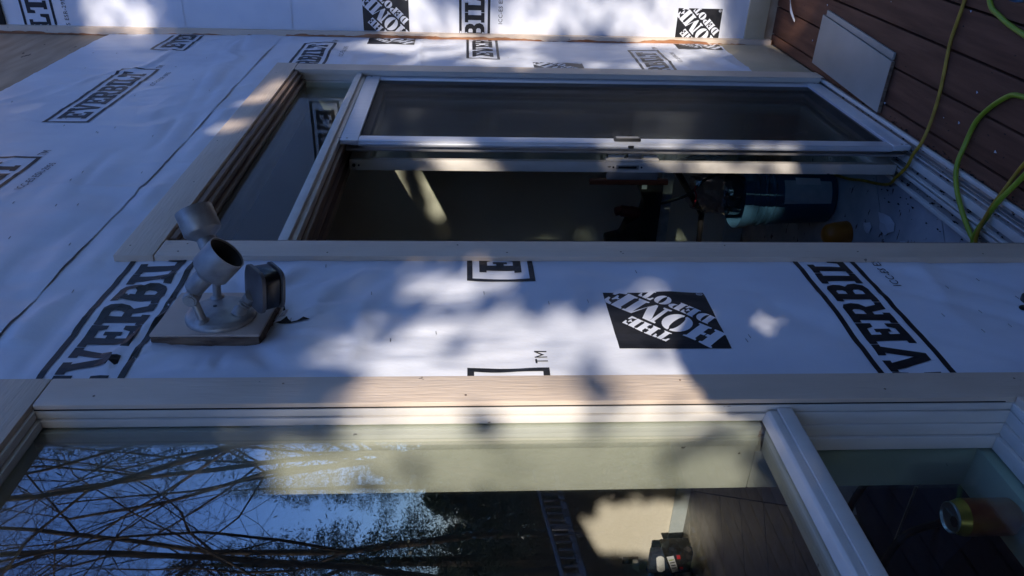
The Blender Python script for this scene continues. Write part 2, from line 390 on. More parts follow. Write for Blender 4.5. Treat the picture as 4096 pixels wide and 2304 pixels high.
# ------------------------------------------------------------------ lettering
def arc(cx, cy, rx, ry, a0, a1, n=12):
    return [(cx + rx * math.cos(R(a0 + (a1 - a0) * i / n)), cy + ry * math.sin(R(a0 + (a1 - a0) * i / n))) for i in range(n + 1)]
SLAB = {
 'E': (.80, [[(0,0),(.8,0),(.8,.34),(.66,.34),(.60,.19),(.36,.19),(.36,.41),(.46,.41),(.46,.33),(.58,.33),(.58,.67),(.46,.67),(.46,.59),(.36,.59),(.36,.81),(.60,.81),(.66,.66),(.8,.66),(.8,1),(0,1),(0,.83),(.1,.83),(.1,.17),(0,.17)]]),
 'V': (.95, [[(0,1),(0,.83),(.08,.83),(.36,0),(.60,0),(.87,.83),(.95,.83),(.95,1),(.58,1),(.58,.83),(.66,.83),(.49,.30),(.32,.83),(.40,.83),(.40,1)]]),
 'R': (.90, [[(0,0),(.44,0),(.44,.17),(.36,.17),(.36,.38),(.48,.38),(.62,0),(.9,0),(.9,.17),(.8,.17),(.70,.43),(.82,.55),(.85,.72),(.78,.92),(.62,1),(0,1),(0,.83),(.1,.83),(.1,.17),(0,.17)],
              [(.36,.56),(.36,.82),(.52,.82),(.58,.76),(.58,.63),(.52,.56)]]),
 'B': (.86, [[(0,0),(.62,0),(.78,.07),(.86,.24),(.82,.42),(.72,.52),(.80,.62),(.82,.77),(.75,.93),(.6,1),(0,1),(0,.83),(.1,.83),(.1,.17),(0,.17)],
              [(.36,.18),(.36,.42),(.52,.42),(.59,.36),(.59,.25),(.52,.18)], [(.36,.60),(.36,.82),(.5,.82),(.56,.77),(.56,.65),(.5,.60)]]),
 'I': (.50, [[(0,0),(.5,0),(.5,.17),(.38,.17),(.38,.83),(.5,.83),(.5,1),(0,1),(0,.83),(.12,.83),(.12,.17),(0,.17)]]),
 'L': (.76, [[(0,0),(.76,0),(.76,.42),(.62,.42),(.57,.19),(.36,.19),(.36,.83),(.48,.83),(.48,1),(0,1),(0,.83),(.1,.83),(.1,.17),(0,.17)]]),
 'T': (.84, [[(.2,0),(.64,0),(.64,.17),(.55,.17),(.55,.81),(.66,.81),(.70,.62),(.84,.62),(.84,1),(0,1),(0,.62),(.14,.62),(.18,.81),(.29,.81),(.29,.17),(.2,.17)]]),
}
def tess(loops):
    """[(outer, holes...)] -> triangles as 2D coordinates"""
    vl = [[Vector((p[0], p[1], 0)) for p in lp] for lp in loops]
    flat = [p for lp in loops for p in lp]
    return [tuple(flat[i] for i in t) for t in tess_cached(vl)]
def tess_cached(vl): return tessellate_polygon(vl)
def rect(x0, y0, x1, y1): return [(x0, y0), (x1, y0), (x1, y1), (x0, y1)]
def everbilt_tris():
    T = []
    W, H, lw = 0.722, 0.157, 0.0125
    T += tess([rect(0, 0, W, H), rect(lw, lw, W - lw, H - lw)[::-1]])
    x = 0.046; sx = 0.0945
    for ch in 'EVERBILT':
        w, loops = SLAB[ch]
        T += tess([[(x + p[0] * sx, 0.029 + p[1] * 0.099) for p in lp] for lp in loops])
        x += (w + 0.028) * sx
    # TM mark just right of the box
    for lp in (rect(.745, 0, .7485, .021), rect(.739, .021, .7545, .0245), rect(.760, 0, .7635, .0245), rect(.7785, 0, .782, .0245)):
        T += tess([lp])
    T += tess([[(.7635, .0245), (.7635, .018), (.771, .005), (.7785, .018), (.7785, .0245), (.771, .0115)]])
    return T
SERIF = {   # heavy stencil letters, (width, outlines without holes)
 'T': (.95, [[(.02,1),(0,.60),(.10,.62),(.17,.80),(.30,.86),(.30,1)],[(.34,1),(.34,.10),(.24,.06),(.24,0),(.74,0),(.74,.06),(.64,.10),(.64,1)],[(.68,1),(.68,.86),(.79,.80),(.85,.62),(.95,.60),(.93,1)]]),
 'H': (1.12, [[(0,0),(.5,0),(.5,.07),(.42,.11),(.42,.42),(.53,.42),(.53,.57),(.42,.57),(.42,.89),(.5,.93),(.5,1),(0,1),(0,.93),(.08,.89),(.08,.11),(0,.07)],
              [(.62,0),(1.12,0),(1.12,.07),(1.04,.11),(1.04,.89),(1.12,.93),(1.12,1),(.62,1),(.62,.93),(.70,.89),(.70,.57),(.57,.57),(.57,.42),(.70,.42),(.70,.11),(.62,.07)]]),
 'E': (.86, [[(0,0),(.44,0),(.44,1),(0,1),(0,.93),(.08,.89),(.08,.11),(0,.07)],[(.48,0),(.84,0),(.86,.40),(.76,.38),(.70,.2),(.48,.10)],[(.48,.45),(.56,.45),(.62,.33),(.68,.33),(.68,.67),(.62,.67),(.56,.55),(.48,.55)],[(.48,1),(.48,.90),(.70,.8),(.76,.62),(.86,.60),(.84,1)]]),
 'O': (1.04, [arc(.50,.5,.50,.52,92,268)+arc(.50,.5,.12,.42,265,95), arc(.54,.5,.50,.52,-88,88)+arc(.54,.5,.12,.42,85,-85)]),
 'M': (1.42, [[(0,0),(.34,0),(.34,.07),(.24,.12),(.24,.70),(.24,1),(0,1),(0,.93),(.10,.89),(.10,.11),(0,.07)],[(.24,1),(.52,1),(.80,.34),(.68,.02),(.58,.02),(.26,.80)],
              [(.72,.02),(.82,.30),(1.04,.88),(1.04,.11),(.96,.07),(.96,0),(1.42,0),(1.42,.07),(1.34,.11),(1.34,.89),(1.42,.93),(1.42,1),(1.0,1)]]),
 'D': (1.0, [[(0,0),(.44,0),(.44,1),(0,1),(0,.93),(.08,.89),(.08,.11),(0,.07)], [(.48,0)]+arc(.50,.5,.50,.50,-88,88)+[(.48,1),(.48,.93)]+arc(.50,.5,.13,.42,85,-85)+[(.48,.07)]]),
 'P': (.92, [[(0,0),(.5,0),(.5,.07),(.44,.11),(.44,1),(0,1),(0,.93),(.08,.89),(.08,.11),(0,.07)], [(.48,.40)]+arc(.50,.70,.42,.30,-88,88)+[(.48,1),(.48,.92)]+arc(.50,.70,.11,.22,85,-85)+[(.48,.48)]]),
}
def clip01(poly, S):
    """clip a 2D polygon to the square 0..S"""
    for ax, lim, sg in ((0, 0.0, 1), (0, S[0], -1), (1, 0.0, 1), (1, S[1], -1)):
        out = []
        for i in range(len(poly)):
            a, b = poly[i - 1], poly[i]
            da, db = sg * (a[ax] - lim), sg * (b[ax] - lim)
            if (da >= 0) != (db >= 0):
                t = da / (da - db); out.append((a[0] + (b[0] - a[0]) * t, a[1] + (b[1] - a[1]) * t))
            if db >= 0: out.append(b)
        poly = out
        if len(poly) < 3: return []
    return poly
def square_logo_tris():
    S = (0.222, 0.230); inv = 1 / math.sqrt(2)
    black = tess([rect(0, 0, *S)]); white = []
    def line(word, a0, a1, b0, b1):
        tot = sum(SERIF[c][0] for c in word) + 0.05 * (len(word) - 1); sx = (a1 - a0) / tot; x = a0
        for c in word:
            w, loops = SERIF[c]
            for lp in loops:
                for tri in tess([lp]):
                    q = []
                    for (px, py) in tri:
                        a = x + px * sx; b = b0 + py * (b1 - b0)
                        q.append(((a - b) * inv * S[0], (a + b) * inv * S[1]))
                    q = clip01(q, S)
                    for k in range(1, len(q) - 1): white.append((q[0], q[k], q[k + 1]))
            x += (w + 0.05) * sx
    line('THE', .47, .95, .172, .332)
    line('HOME', .13, 1.33, -.165, .135)
    line('DEPOT', .36, 1.14, -.362, -.202)
    cx, cy, r = .957 * S[0], .05 * S[1], .0072
    ring = arc(cx, cy, r, r, 0, 360, 20)[:-1]; inn = arc(cx, cy, r * .82, r * .82, 0, 360, 20)[:-1]
    white += tess([ring, inn[::-1]])
    for lp in (rect(cx - .003, cy - .004, cx - .0018, cy + .004), rect(cx - .003, cy + .003, cx + .002, cy + .004), rect(cx - .003, cy - .0004, cx + .002, cy + .0006), rect(cx + .0012, cy, cx + .0024, cy + .004)): white += tess([lp])
    white += tess([[(cx - .0004, cy), (cx + .001, cy), (cx + .003, cy - .004), (cx + .0017, cy - .004)]])
    return black, white
def text_tris(body, size, spacing=1.0):
    cu = bpy.data.curves.new('print_text', 'FONT'); cu.body = body; cu.size = size; cu.space_character = spacing
    cu.resolution_u = 2
    o = bpy.data.objects.new('print_text', cu); COL.objects.link(o)
    dg = bpy.context.evaluated_depsgraph_get(); me = o.evaluated_get(dg).to_mesh(); me.calc_loop_triangles()
    T = [tuple((me.vertices[i].co.x, me.vertices[i].co.y) for i in t.vertices) for t in me.loop_triangles]
    o.evaluated_get(dg).to_mesh_clear(); bpy.data.objects.remove(o); bpy.data.curves.remove(cu)
    return T
def subdiv(T, L):
    out = []; st = list(T)
    while st:
        a, b, c = st.pop()
        l = [math.hypot(b[0] - a[0], b[1] - a[1]), math.hypot(c[0] - b[0], c[1] - b[1]), math.hypot(a[0] - c[0], a[1] - c[1])]
        k = max(range(3), key=lambda i: l[i])
        if l[k] < L: out.append((a, b, c)); continue
        if k == 1: a, b, c = b, c, a
        elif k == 2: a, b, c = c, a, b
        m_ = ((a[0] + b[0]) / 2, (a[1] + b[1]) / 2); st += [(a, m_, c), (m_, b, c)]
    return out
def print_on(name, T, u, z, material, parent, side, lift, umin=-9, umax=9, hf=None):
    """lay flat print on the relief: u, z = lower-left corner, u grows to the viewer's right"""
    sg = -1.0 if side else 1.0
    P = np.array(subdiv(T, 0.022)).reshape(-1, 2)
    U = u + sg * P[:, 0]; Zz = z + P[:, 1]
    tri = U.reshape(-1, 3)
    keep = (tri.min(1) > umin) & (tri.max(1) < umax)
    if not keep.any(): return None
    H = (hf or (wrap_side if side else wrap_main))(U, Zz) + lift
    V = (place_side if side else place_main)(U, Zz, H)
    F = np.arange(len(V)).reshape(-1, 3)[keep]
    used = np.unique(F); mp = np.zeros(len(V), int); mp[used] = np.arange(len(used))
    return np_mesh(name, V[used], mp[F], material, parent)
EV = everbilt_tris(); LB, LW = square_logo_tris()
ICC = text_tris('ICC-ES ESR-2955', 0.0285, 1.08)
def logo(u, z, parent, side=False, umin=-9, umax=9):
    o = print_on('printed_emblem', LB, u, z, INK, parent, side, 0.0011, umin, umax)
    q = print_on('emblem_lettering', LW, u, z, WRAP, parent, side, 0.0021, umin, umax)
def brand(u, z, parent, side=False, umin=-9, umax=9, hf=None):
    print_on('printed_brand', EV, u, z, INK, parent, side, 0.0012, umin, umax, hf)
    print_on('printed_code', ICC, u + (-.459 if side else .459), z - .062, INK, parent, side, 0.0012, umin, umax, hf)

# ================================================================== THE SETTING
# ---- ground
n = 90
gx, gy = np.meshgrid(np.linspace(-70, 110, n), np.linspace(-120, 60, n), indexing='ij')
gz = -1.1 + 0.5 * fbm(gx * .09, gy * .09, 81) - 0.02 * np.clip(-gy - 4, 0, 60) + 0.0 * gx
gz = np.where((gx > -7) & (gx < 14) & (gy > -5), -1.0, gz)
idx = np.arange(n * n).reshape(n, n)
F = np.stack([idx[:-1, :-1].ravel(), idx[1:, :-1].ravel(), idx[1:, 1:].ravel(), idx[:-1, 1:].ravel()], 1)
tag(np_mesh('ground', np.stack([gx.ravel(), gy.ravel(), gz.ravel()], 1), F, GROUND, None, True), kind='structure')

# ---- deck
deck = MB().box(-3.2, 4.7, -3.3, 0.03, -0.30, -0.055).build('deck', DARK); tag(deck, kind='structure')
edges = [-0.010] + [-0.0615 - 0.1370 * k for k in range(23)]
for i in range(len(edges) - 1):
    y1, y0 = edges[i] - 0.0035, edges[i + 1] + 0.0035
    dz = random.uniform(-0.0025, 0.0)
    mb = MB().box(-3.2, 4.68, y0, y1, -0.034 + dz, dz)
    mb.build('deck_board', DECK, deck, bevel=0.003)

# ---- interior shell
XI, YB, ZC = 4.0, 5.2, 3.15
fl = MB().box(-2.1, XI + .05, 0.165, YB + .1, -0.2, -0.030).build('interior_floor', DARK); tag(fl, kind='structure')
def clip_rect(poly, x0, x1, y0, y1):
    q = clip01([(p[0] - x0, p[1] - y0) for p in poly], (x1 - x0, y1 - y0))
    return [(p[0] + x0, p[1] + y0) for p in q]
dvec = Vector((-0.67, 0.74)).normalized(); nvec = Vector((dvec.y, -dvec.x))        # boards run diagonally
base_n = Vector((3.82, 2.855)).dot(nvec)
for k in range(-16, 9):
    n0, n1 = base_n + k * 0.366 + 0.0025, base_n + (k + 1) * 0.366 - 0.0025
    for d0, d1 in ((-9.0, -0.40), (-0.394, 9.0)):
        poly = [tuple(nvec * a + dvec * b) for a, b in ((n0, d0), (n1, d0), (n1, d1), (n0, d1))]
        poly = clip_rect(poly, -2.05, XI - .002, 0.168, YB)
        if len(poly) < 3: continue
        zt = random.uniform(-0.0015, 0.0)
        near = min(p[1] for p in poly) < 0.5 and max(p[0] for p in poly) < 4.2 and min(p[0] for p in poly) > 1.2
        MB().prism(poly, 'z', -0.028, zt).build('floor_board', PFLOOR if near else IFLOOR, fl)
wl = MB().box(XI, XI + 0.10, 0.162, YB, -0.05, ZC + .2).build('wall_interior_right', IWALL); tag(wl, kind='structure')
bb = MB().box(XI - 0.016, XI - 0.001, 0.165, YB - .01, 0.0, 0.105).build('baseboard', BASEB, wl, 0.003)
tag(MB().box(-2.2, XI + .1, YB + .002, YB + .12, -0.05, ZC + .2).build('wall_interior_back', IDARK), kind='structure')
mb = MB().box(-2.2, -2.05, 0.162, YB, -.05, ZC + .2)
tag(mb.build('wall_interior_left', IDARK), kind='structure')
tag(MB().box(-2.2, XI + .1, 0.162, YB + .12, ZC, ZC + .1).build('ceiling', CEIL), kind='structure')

# ================================================================== MAIN WALL
mw = thing('house_wall', (1.4, 0.05, 0), 'long house wall covered in white printed house wrap around the window and door', 'wall')
T0, T1 = 0.004, 0.160
mb = MB()
mb.box(-2.2, -0.92, T0, T1, -.3, 4.7).box(-0.92, 1.125, T0, T1, -.3, 0.555).box(-0.92, 1.125, T0, T1, 2.375, 4.7)
mb.box(1.125, 1.735, T0, T1, -.3, 4.7).box(1.735, 3.435, T0, T1, 2.345, 4.7).box(1.735, 3.435, T0, T1, -.3, -0.035).box(3.435, 4.10, T0, T1, -.3, 4.7)
mb.build('plywood_sheathing', PLY, mw)
MB().box(2.9, 2.9035, 0.001, 0.0045, 3.3, 4.7).build('sheathing_joint', DARK, mw)
hol = ((-3, 1.12, .58, 2.38), (1.70, 3.42, -1, 2.38), (3.0, 5.0, -1, .289))
lower = sheet('wrap_sheet', -1.0, 4.085, -0.03, 2.535, 0.0115, wrap_main, place_main, mw, hol)
def edge_up(U, Zz, u0, u1, z0, z1):
    t = (Zz - z0) / (z1 - z0)
    bot = 2.516 + 0.004 * vnoise(U * 3, U * 0, 65); top = 3.366 + 0.012 * vnoise(U * 4, U * 0 + 3, 66) - 0.02 * np.clip(1.5 - U, 0, 2)
    return U, bot + (top - bot) * t
upper = sheet('wrap_sheet', -1.0, 4.062, 2.516, 3.366, 0.0115, wrap_up, place_main, mw, (), edge_up)
# prints: rows repeat every 1.057 m along the wall
for z in (2.226, 0.639):
    brand(3.185, z, lower, umin=3.43, umax=4.06)
    brand(1.071, z, lower, umin=1.13, umax=1.69)
brand(3.657, 1.440, lower, umax=4.06); brand(1.5435, 1.440, lower, umax=1.69); brand(0.4865, 1.440, lower, umin=1.13)
for u in (3.7225, 2.6675, 1.6105, .5535): brand(u, 2.896, upper, umax=4.055, hf=wrap_up)
logo(1.277, 1.061, lower); logo(3.391, 1.061, lower, umin=3.40); logo(3.92, 1.853, lower, umax=4.06); logo(3.93, 0.30, lower, umax=4.06)
# skirt board at the wall foot beside the door
box('skirt_board', SKIRT, mw, 3.466, 4.058, -0.012, 0.003, 0.004, 0.292, 0.003)
# torn slit below the lamp block
tear = [(1.392, 2.003), (1.409, 1.988), (1.452, 1.990), (1.425, 1.982), (1.398, 1.972), (1.379, 1.960), (1.381, 1.948), (1.392, 1.938), (1.379, 1.922), (1.374, 1.945), (1.372, 1.962), (1.383, 1.985)]
TT = tess([tear]); print_on('torn_slit', TT, 0, 0, DARK, lower, False, 0.0016)
for (a, b, c, d) in ((1.400, 1.978, 1.452, 2.0), (1.372, 1.955, 1.360, 1.93)):
    pass
flap = [(1.386, -0.004, 2.0), (1.41, -0.018, 1.985), (1.43, -0.012, 1.975), (1.395, -0.004, 1.962)]
np_mesh('torn_flap', np.array(flap), [(0, 1, 2, 3)], WRAP, lower)
for (x, z) in ((1.445, 1.995), (1.415, 1.982), (1.3, 1.75), (1.46, 1.33), (3.75, 1.9), (3.7, 1.4), (2.5, 3.2), (3.2, 2.7), (2.2, 2.72), (1.5, 2.45), (1.33, 0.5), (1.42, 0.45), (1.36, .42), (3.0, 2.86), (2.6, 2.78)) + tuple((1.20 + .42 * random.random(), .2 + 2.1 * random.random()) for _ in range(16)) + tuple((1.6 + 2.3 * random.random(), 2.55 + .75 * random.random()) for _ in range(22)):
    h = float(wrap_up(x, z) if z > 2.52 else wrap_main(x, z))
    MB().tube([(x - .006, -h - .0014, z), (x + .006, -h - .0014, z + .001)], 0.0009, 5).build('staple', ALUD, mw)

# ================================================================== SIDE WALL (return wing at the far end)
sw = thing('side_wall', (4.18, -0.7, 0), 'sunlit end wall of printed house wrap meeting the long wall', 'wall')
MB().box(4.104, 4.30, -1.55, 0.0, -.3, 4.7).build('plywood_sheathing', PLY, sw)
s1 = sheet('wrap_sheet', -1.52, -0.020, 0.150, 2.52, 0.0105, wrap_side, place_side, sw)
f2 = lambda y, z: wrap_side(y, z) + 0.0026
f3 = lambda y, z: wrap_side(y, z) + 0.0048
def wav(U, Zz, u0, u1, z0, z1):
    return U, Zz + 0.006 * vnoise(U * 7, Zz * 0, int(z0 * 10))
s2 = sheet('wrap_sheet', -1.52, -0.020, 2.47, 3.03, 0.0105, f2, place_side, sw, (), wav)
s3 = sheet('wrap_sheet', -1.52, -0.020, 2.995, 3.864, 0.0105, f3, place_side, sw, (), wav)
logo(0.018, 1.886, s1, True, umax=-0.026); logo(0.042, 0.284, s1, True, umax=-0.026); logo(-1.05, 1.886, s1, True); logo(-.98, .284, s1, True)
brand(0.378, 1.476, s1, True, umax=-0.026); brand(-0.62, 1.476, s1, True)
brand(-0.25, 0.69, s1, True); brand(-0.25, 2.27, s1, True)
brand(0.50, 3.62, s3, True, umax=-0.026, hf=f3)
box('foot_board', SKIRT, sw, 4.086, 4.103, -1.54, -0.020, 0.045, 0.150, 0.003)
MB().box(4.080, 4.103, -1.54, -0.020, 3.864, 3.895).build('top_batten', DARK, sw)

# ---- corner trim with its paint broken off along one side
ct = thing('corner_trim', (4.08, -0.015, 0), 'narrow inside corner trim strip with torn paint edge showing raw wood', 'trim')
nz = 420
zz = np.linspace(0.012, 4.6, nz)
rag = 0.0205 + 0.018 * vnoise(zz * 5, zz * 0, 91) + 0.010 * vnoise(zz * 17, zz * 0, 92) + 0.005 * vnoise(zz * 60, zz * 0, 93)
rag = np.where(zz > 2.5, rag - 0.012, rag); rag = np.where(zz < 0.35, rag - 0.011, rag)
rag = np.clip(rag, 0.001, 0.030)          # distance of the paint edge from the main wall
MB().box(4.063, 4.103, -0.034, 0.003, 0.008, 4.62).build('trim_core', RAW, ct, 0.002)
V = []; Fc = []
for i in range(nz):
    lift = 0.0015 + 0.002 * abs(float(vnoise(zz[i] * 9, 2.0, 95)))
    V += [(4.063 - lift - .0010, -rag[i], zz[i]), (4.0615, -0.0352, zz[i]), (4.1030, -0.0352, zz[i]), (4.0632, -rag[i], zz[i])]
for i in range(nz - 1):
    a, b = 4 * i, 4 * i + 4
    Fc += [(a, b, b + 1, a + 1), (a + 1, b + 1, b + 2, a + 2), (a + 3, b + 3, b, a)]
np_mesh('paint_skin', np.array(V), Fc, TRIM, ct)

# ================================================================== WINDOW
w = thing('picture_window', (0.1, 0, 0.58), 'large cream framed window reflecting bare trees, with a lower sash', 'window')
CF = -0.024
box('casing', TRIM, w, 1.093, 1.171, CF, 0.004, 0.40, 2.3435, 0.003)
box('head_casing', TRIMH, w, -1.00, 1.171, CF, 0.004, 2.3455, 2.44, 0.003)
box('sill_casing', TRIMH, w, -1.00, 1.092, CF - .004, 0.004, 0.47, 0.583, 0.004)
box('casing', TRIM, w, -1.00, -0.920, CF, 0.004, 0.584, 2.3435, 0.003)
X0, X1 = -0.918, 1.0925
# frame: profile steps run round the opening
def ring(name, m_, y0, y1, ins, zb, zt, insb=None, wd=0.03, bev=0.0025):
    ib = ins if insb is None else insb
    mb = MB()
    mb.box(X1 - ins, X1 + wd, y0, y1, zb - .02, zt + .02)
    mb.box(X0 - wd, X0 + ins, y0, y1, zb - .02, zt + .02)
    mb.box(X0 + ins, X1 - ins, y0, y1, zt - ins, zt + .02)
    mb.box(X0 + ins, X1 - ins, y0, y1, zb - .02, zb + ib)
    return mb.build(name, m_, w, bev)
ring('outer_frame', VINYL, -0.0125, 0.0035, 0.0025, 0.585, 2.3425)
mb = MB()
mb.box(X1 - .0065, X1 + .03, 0.0045, 0.021, 1.03, 2.36).box(X0 - .03, X0 + .0065, 0.0045, 0.021, 1.03, 2.36).box(X0 + .0065, X1 - .0065, 0.0045, 0.021, 2.333, 2.36)
fr = mb.build('upper_sash', VINYL, w, 0.0025)
mr = MB()
mr.prism([(-0.0035, 1.0335), (-0.0035, 1.0475), (0.0005, 1.0530), (0.021, 1.0575), (0.021, 1.0335)], 'x', X0 + .0066, X1 - .0066)
mr.build('meeting_rail', VINYL, w, 0.0015)
MB().prism([(-0.006, 1.0045), (-0.007, 1.008), (-0.007, 1.0325), (0.030, 1.0325), (0.030, 1.0045)], 'x', X0 + .0027, X1 - .0027).build('meeting_rail', VINYL, w, 0.002)
box('pane', GLASS, w, X0 + .003, X1 - .0025, 0.0225, 0.0262, 1.040, 2.350, 0)
MB().box(1.0915, 1.0928, -0.0146, -0.0128, 0.60, 2.342).build('joint_gap', DARK, w)
for (x, z) in ((1.118, 2.25), (1.150, 1.93), (1.112, 1.60), (1.152, 1.20), (1.12, .82), (1.15, .55)):
    MB().revolve((x, CF - .0004, z), (0, 1, 0), [(0, .0022), (.001, .0026)], 8).build('nail_head', ROT, w)
# lower sash sits deeper, behind a flight of steps
for (y0, y1, ins, zb) in ((0.0045, 0.0300, 0.006, 0.588), (0.0308, 0.0560, 0.010, 0.594), (0.0568, 0.0860, 0.016, 0.602)):
    mb = MB()
    mb.box(X1 - ins, X1 + .03, y0, y1, .56, 1.0028).box(X0 - .03, X0 + ins, y0, y1, .56, 1.0028).box(X0 + ins, X1 - ins, y0, y1, .56, zb)
    mb.box(X0 + ins, X1 - ins, y0 if y0 > .03 else .0305, y1 if y0 > .03 else .0306, 1.03 - ins * 2, 1.0322)
    mb.build('lower_sash_frame', VINYL, w, 0.0025)
box('pane', GLASSD, w, X0 + .010, X1 - .0120, 0.0868, 0.0900, 0.598, 1.02, 0)
# inside lining (pale green reveal) and inner sill
mb = MB().box(1.0795, 1.124, 0.0268, 0.040, 1.058, 2.36).box(1.0835, 1.124, 0.0405, 0.0565, 1.058, 2.36).box(1.0775, 1.124, 0.057, 0.074, 1.058, 2.36)
mb.build('inner_stop', JAMB, w, 0.002)
box('reveal_lining', JAMB, w, 1.0805, 1.124, 0.0745, 0.182, 1.0585, 2.372, 0.003)
box('reveal_lining', JAMB, w, 1.0805, 1.124, 0.0905, 0.182, 0.6245, 1.0580, 0.003)
box('reveal_lining', JAMB, w, -0.95, -0.910, 0.0905, 0.182, 0.6245, 2.372, 0.003)
box('reveal_lining', JAMB, w, -0.909, 1.0800, 0.028, 0.182, 2.352, 2.374, 0.003)
box('inner_sill', JAMB, w, -0.94, 1.124, 0.0905, 0.190, 0.590, 0.6240, 0.003)
box('inner_rail', JAMB, w, -0.909, 1.0790, 0.0300, 0.086, 1.0330, 1.050, 0.003)

# ================================================================== PATIO DOOR
d = thing('patio_door', (2.55, 0, 0), 'beige sliding patio door standing open with a transom light above', 'door')
box('casing', TRIM, d, 1.650, 1.731, CF, 0.004, 0.0, 2.3285, 0.003)
box('head_casing', TRIMH, d, 1.648, 3.472, CF - .001, 0.004, 2.3305, 2.421, 0.003)
box('casing', TRIM, d, 3.366, 3.4625, CF, -0.0238+.0002, 0.012, 2.3285, 0.0)
box('casing_back', TRIM, d, 3.4305, 3.4620, -0.0236, 0.004, 0.012, 2.3285, 0.0)
box('jamb', BROWN, d, 1.7325, 1.757, -0.0135, 0.162, 0.0, 2.3285, 0.005)
mb = MB().box(3.375, 3.43, -0.0235, -0.008, 0.02, 2.3275).box(3.385, 3.43, -0.0075, 0.004, 0.02, 2.3275).box(3.402, 3.432, 0.0045, 0.032, 0.02, 2.3275).box(3.395, 3.432, 0.0325, 0.060, 0.02, 2.3275).box(3.402, 3.432, 0.0605, 0.162, 0.02, 2.3275)
mb.build('jamb', VINYL, d, 0.003)
mb = MB().box(1.7575, 3.3745, -0.016, -0.002, 2.312, 2.3290).box(1.7575, 3.3845, -0.0015, 0.012, 2.300, 2.3290).box(1.7575, 3.3945, 0.0125, 0.024, 2.306, 2.329).box(1.7575, 3.3945, 0.0245, 0.036, 2.290, 2.329).box(1.7575, 3.3945, 0.0415, 0.160, 2.290, 2.329)
mb.build('transom_head', BROWN, d, 0.004)
box('transom_pane', GLASSD, d, 1.757, 3.401, 0.0370, 0.0405, 2.06, 2.31, 0)
mb = MB().box(1.7575, 3.3840, -0.010, 0.004, 2.0430, 2.0660)
mb.build('mullion', VINYL, d, 0.003)
box('mullion', VINYL, d, 1.7575, 3.4010, 0.0045, 0.030, 2.0290, 2.0770, 0.004)
box('mullion', VINYL, d, 1.7575, 3.3940, 0.0305, 0.0365, 2.0330, 2.0810, 0.004)
mb = MB().box(1.7575, 3.3935, 0.031, 0.040, 2.016, 2.0325).box(1.7575, 3.3935, 0.0412, 0.085, 2.026, 2.080).box(1.7575, 3.3935, 0.0855, 0.090, 2.014, 2.080).box(1.7575, 3.3935, 0.1325, 0.162, 2.016, 2.080).box(1.7575, 3.3935, 0.0905, 0.132, 2.030, 2.080)
mb.build('door_head', BROWN, d, 0.003)
for (x, z) in ((1.672, 2.28), (1.712, 2.27), (1.668, 1.93), (1.71, 1.62), (1.67, 1.50), (1.675, 1.22), (1.712, .95), (1.68, .62), (1.67, .30), (3.40, 1.7), (3.42, 1.0), (3.41, .4)):
    MB().revolve((x, CF - .0004, z), (0, 1, 0), [(0, .0022), (.001, .0028)], 8).build('nail_head', ROT, d)
for (x, z) in ((1.70, 2.40), (2.1, 2.37), (2.45, 2.40), (2.9, 2.36), (3.3, 2.39)):
    MB().revolve((x, CF - .0014, z), (0, 1, 0), [(0, .0022), (.001, .0028)], 8).build('nail_head', ROT, d)
# threshold with its tracks
box('threshold', ALUD, d, 1.7575, 3.44, -0.0085, 0.164, -0.02, 0.006, 0.001)
for (y0, y1, h, m_) in ((-0.016, -0.002, 0.018, VINYL), (0.012, 0.016, 0.022, ALUD), (0.026, 0.030, 0.020, VINYL), (0.046, 0.074, 0.016, VINYL), (0.090, 0.096, 0.024, VINYL), (0.104, 0.118, 0.020, VINYL), (0.146, 0.160, 0.022, VINYL)):
    box('track', m_, d, 1.7580, 3.4435 if y0 < 0 else 3.393, y0, y1, 0.0045, h, 0.002)
# fixed panel
fp = MB().box(2.572, 2.632, 0.042, 0.050, 0.024, 2.012).box(3.345, 3.393, 0.042, 0.074, 0.024, 2.012).box(2.632, 3.345, 0.042, 0.074, 0.024, 0.10).box(2.632, 3.345, 0.042, 0.074, 1.945, 2.012).build('fixed_panel', ALUD, d, 0.0015)
box('pane', GLASSD, fp, 2.630, 3.347, 0.0565, 0.0600, 0.096, 1.949, 0)
# sliding panel, pushed open behind it
sp = MB().box(2.600, 2.624, 0.0915, 0.1310, 0.026, 2.008).box(3.33, 3.390, 0.0915, 0.1310, 0.026, 2.008).box(2.624, 3.33, 0.0915, 0.1310, 0.026, 0.11).box(2.624, 3.33, 0.0915, 0.1310, 1.94, 2.008).build('sliding_panel', VINYL, d, 0.003)
box('pane', GLASSD, sp, 2.622, 3.334, 0.1090, 0.1125, 0.106, 1.944, 0)
hd = MB().box(2.604, 2.625, 0.0805, 0.0912, 0.908, 1.099).box(2.606, 2.622, 0.068, 0.0805, 0.915, 0.965).box(2.606, 2.622, 0.068, 0.0805, 1.035, 1.092).build('outer_pull', VINYL, sp, 0.003)
MB().box(2.605, 2.621, 0.062, 0.0805, 0.972, 1.022).build('lock_boss', ALUD, sp, 0.003)
lk = MB().box(2.5985, 2.6005, 0.103, 0.118, 0.980, 1.062).build('latch_plate', ALUD, sp, 0.0006)
MB().box(2.5975, 2.5988, 0.1065, 0.1145, 0.988, 1.054).build('latch_slot', BLACK, sp)
for z in (0.970, 1.072): MB().revolve((2.5972, 0.1105, z), (1, 0, 0), [(0, .0035), (.003, .0035)], 10).build('screw', BLACK, sp)
for z, r in ((1.992, .006), (1.975, .0035)): MB().revolve((2.5975, 0.112, z), (1, 0, 0), [(0, r), (.003, r)], 12).build('screw_hole', BLACK, sp)
ih = box('inner_grip', REDWOOD, sp, 2.606, 2.628, 0.162, 0.182, 0.862, 1.152, 0.004)
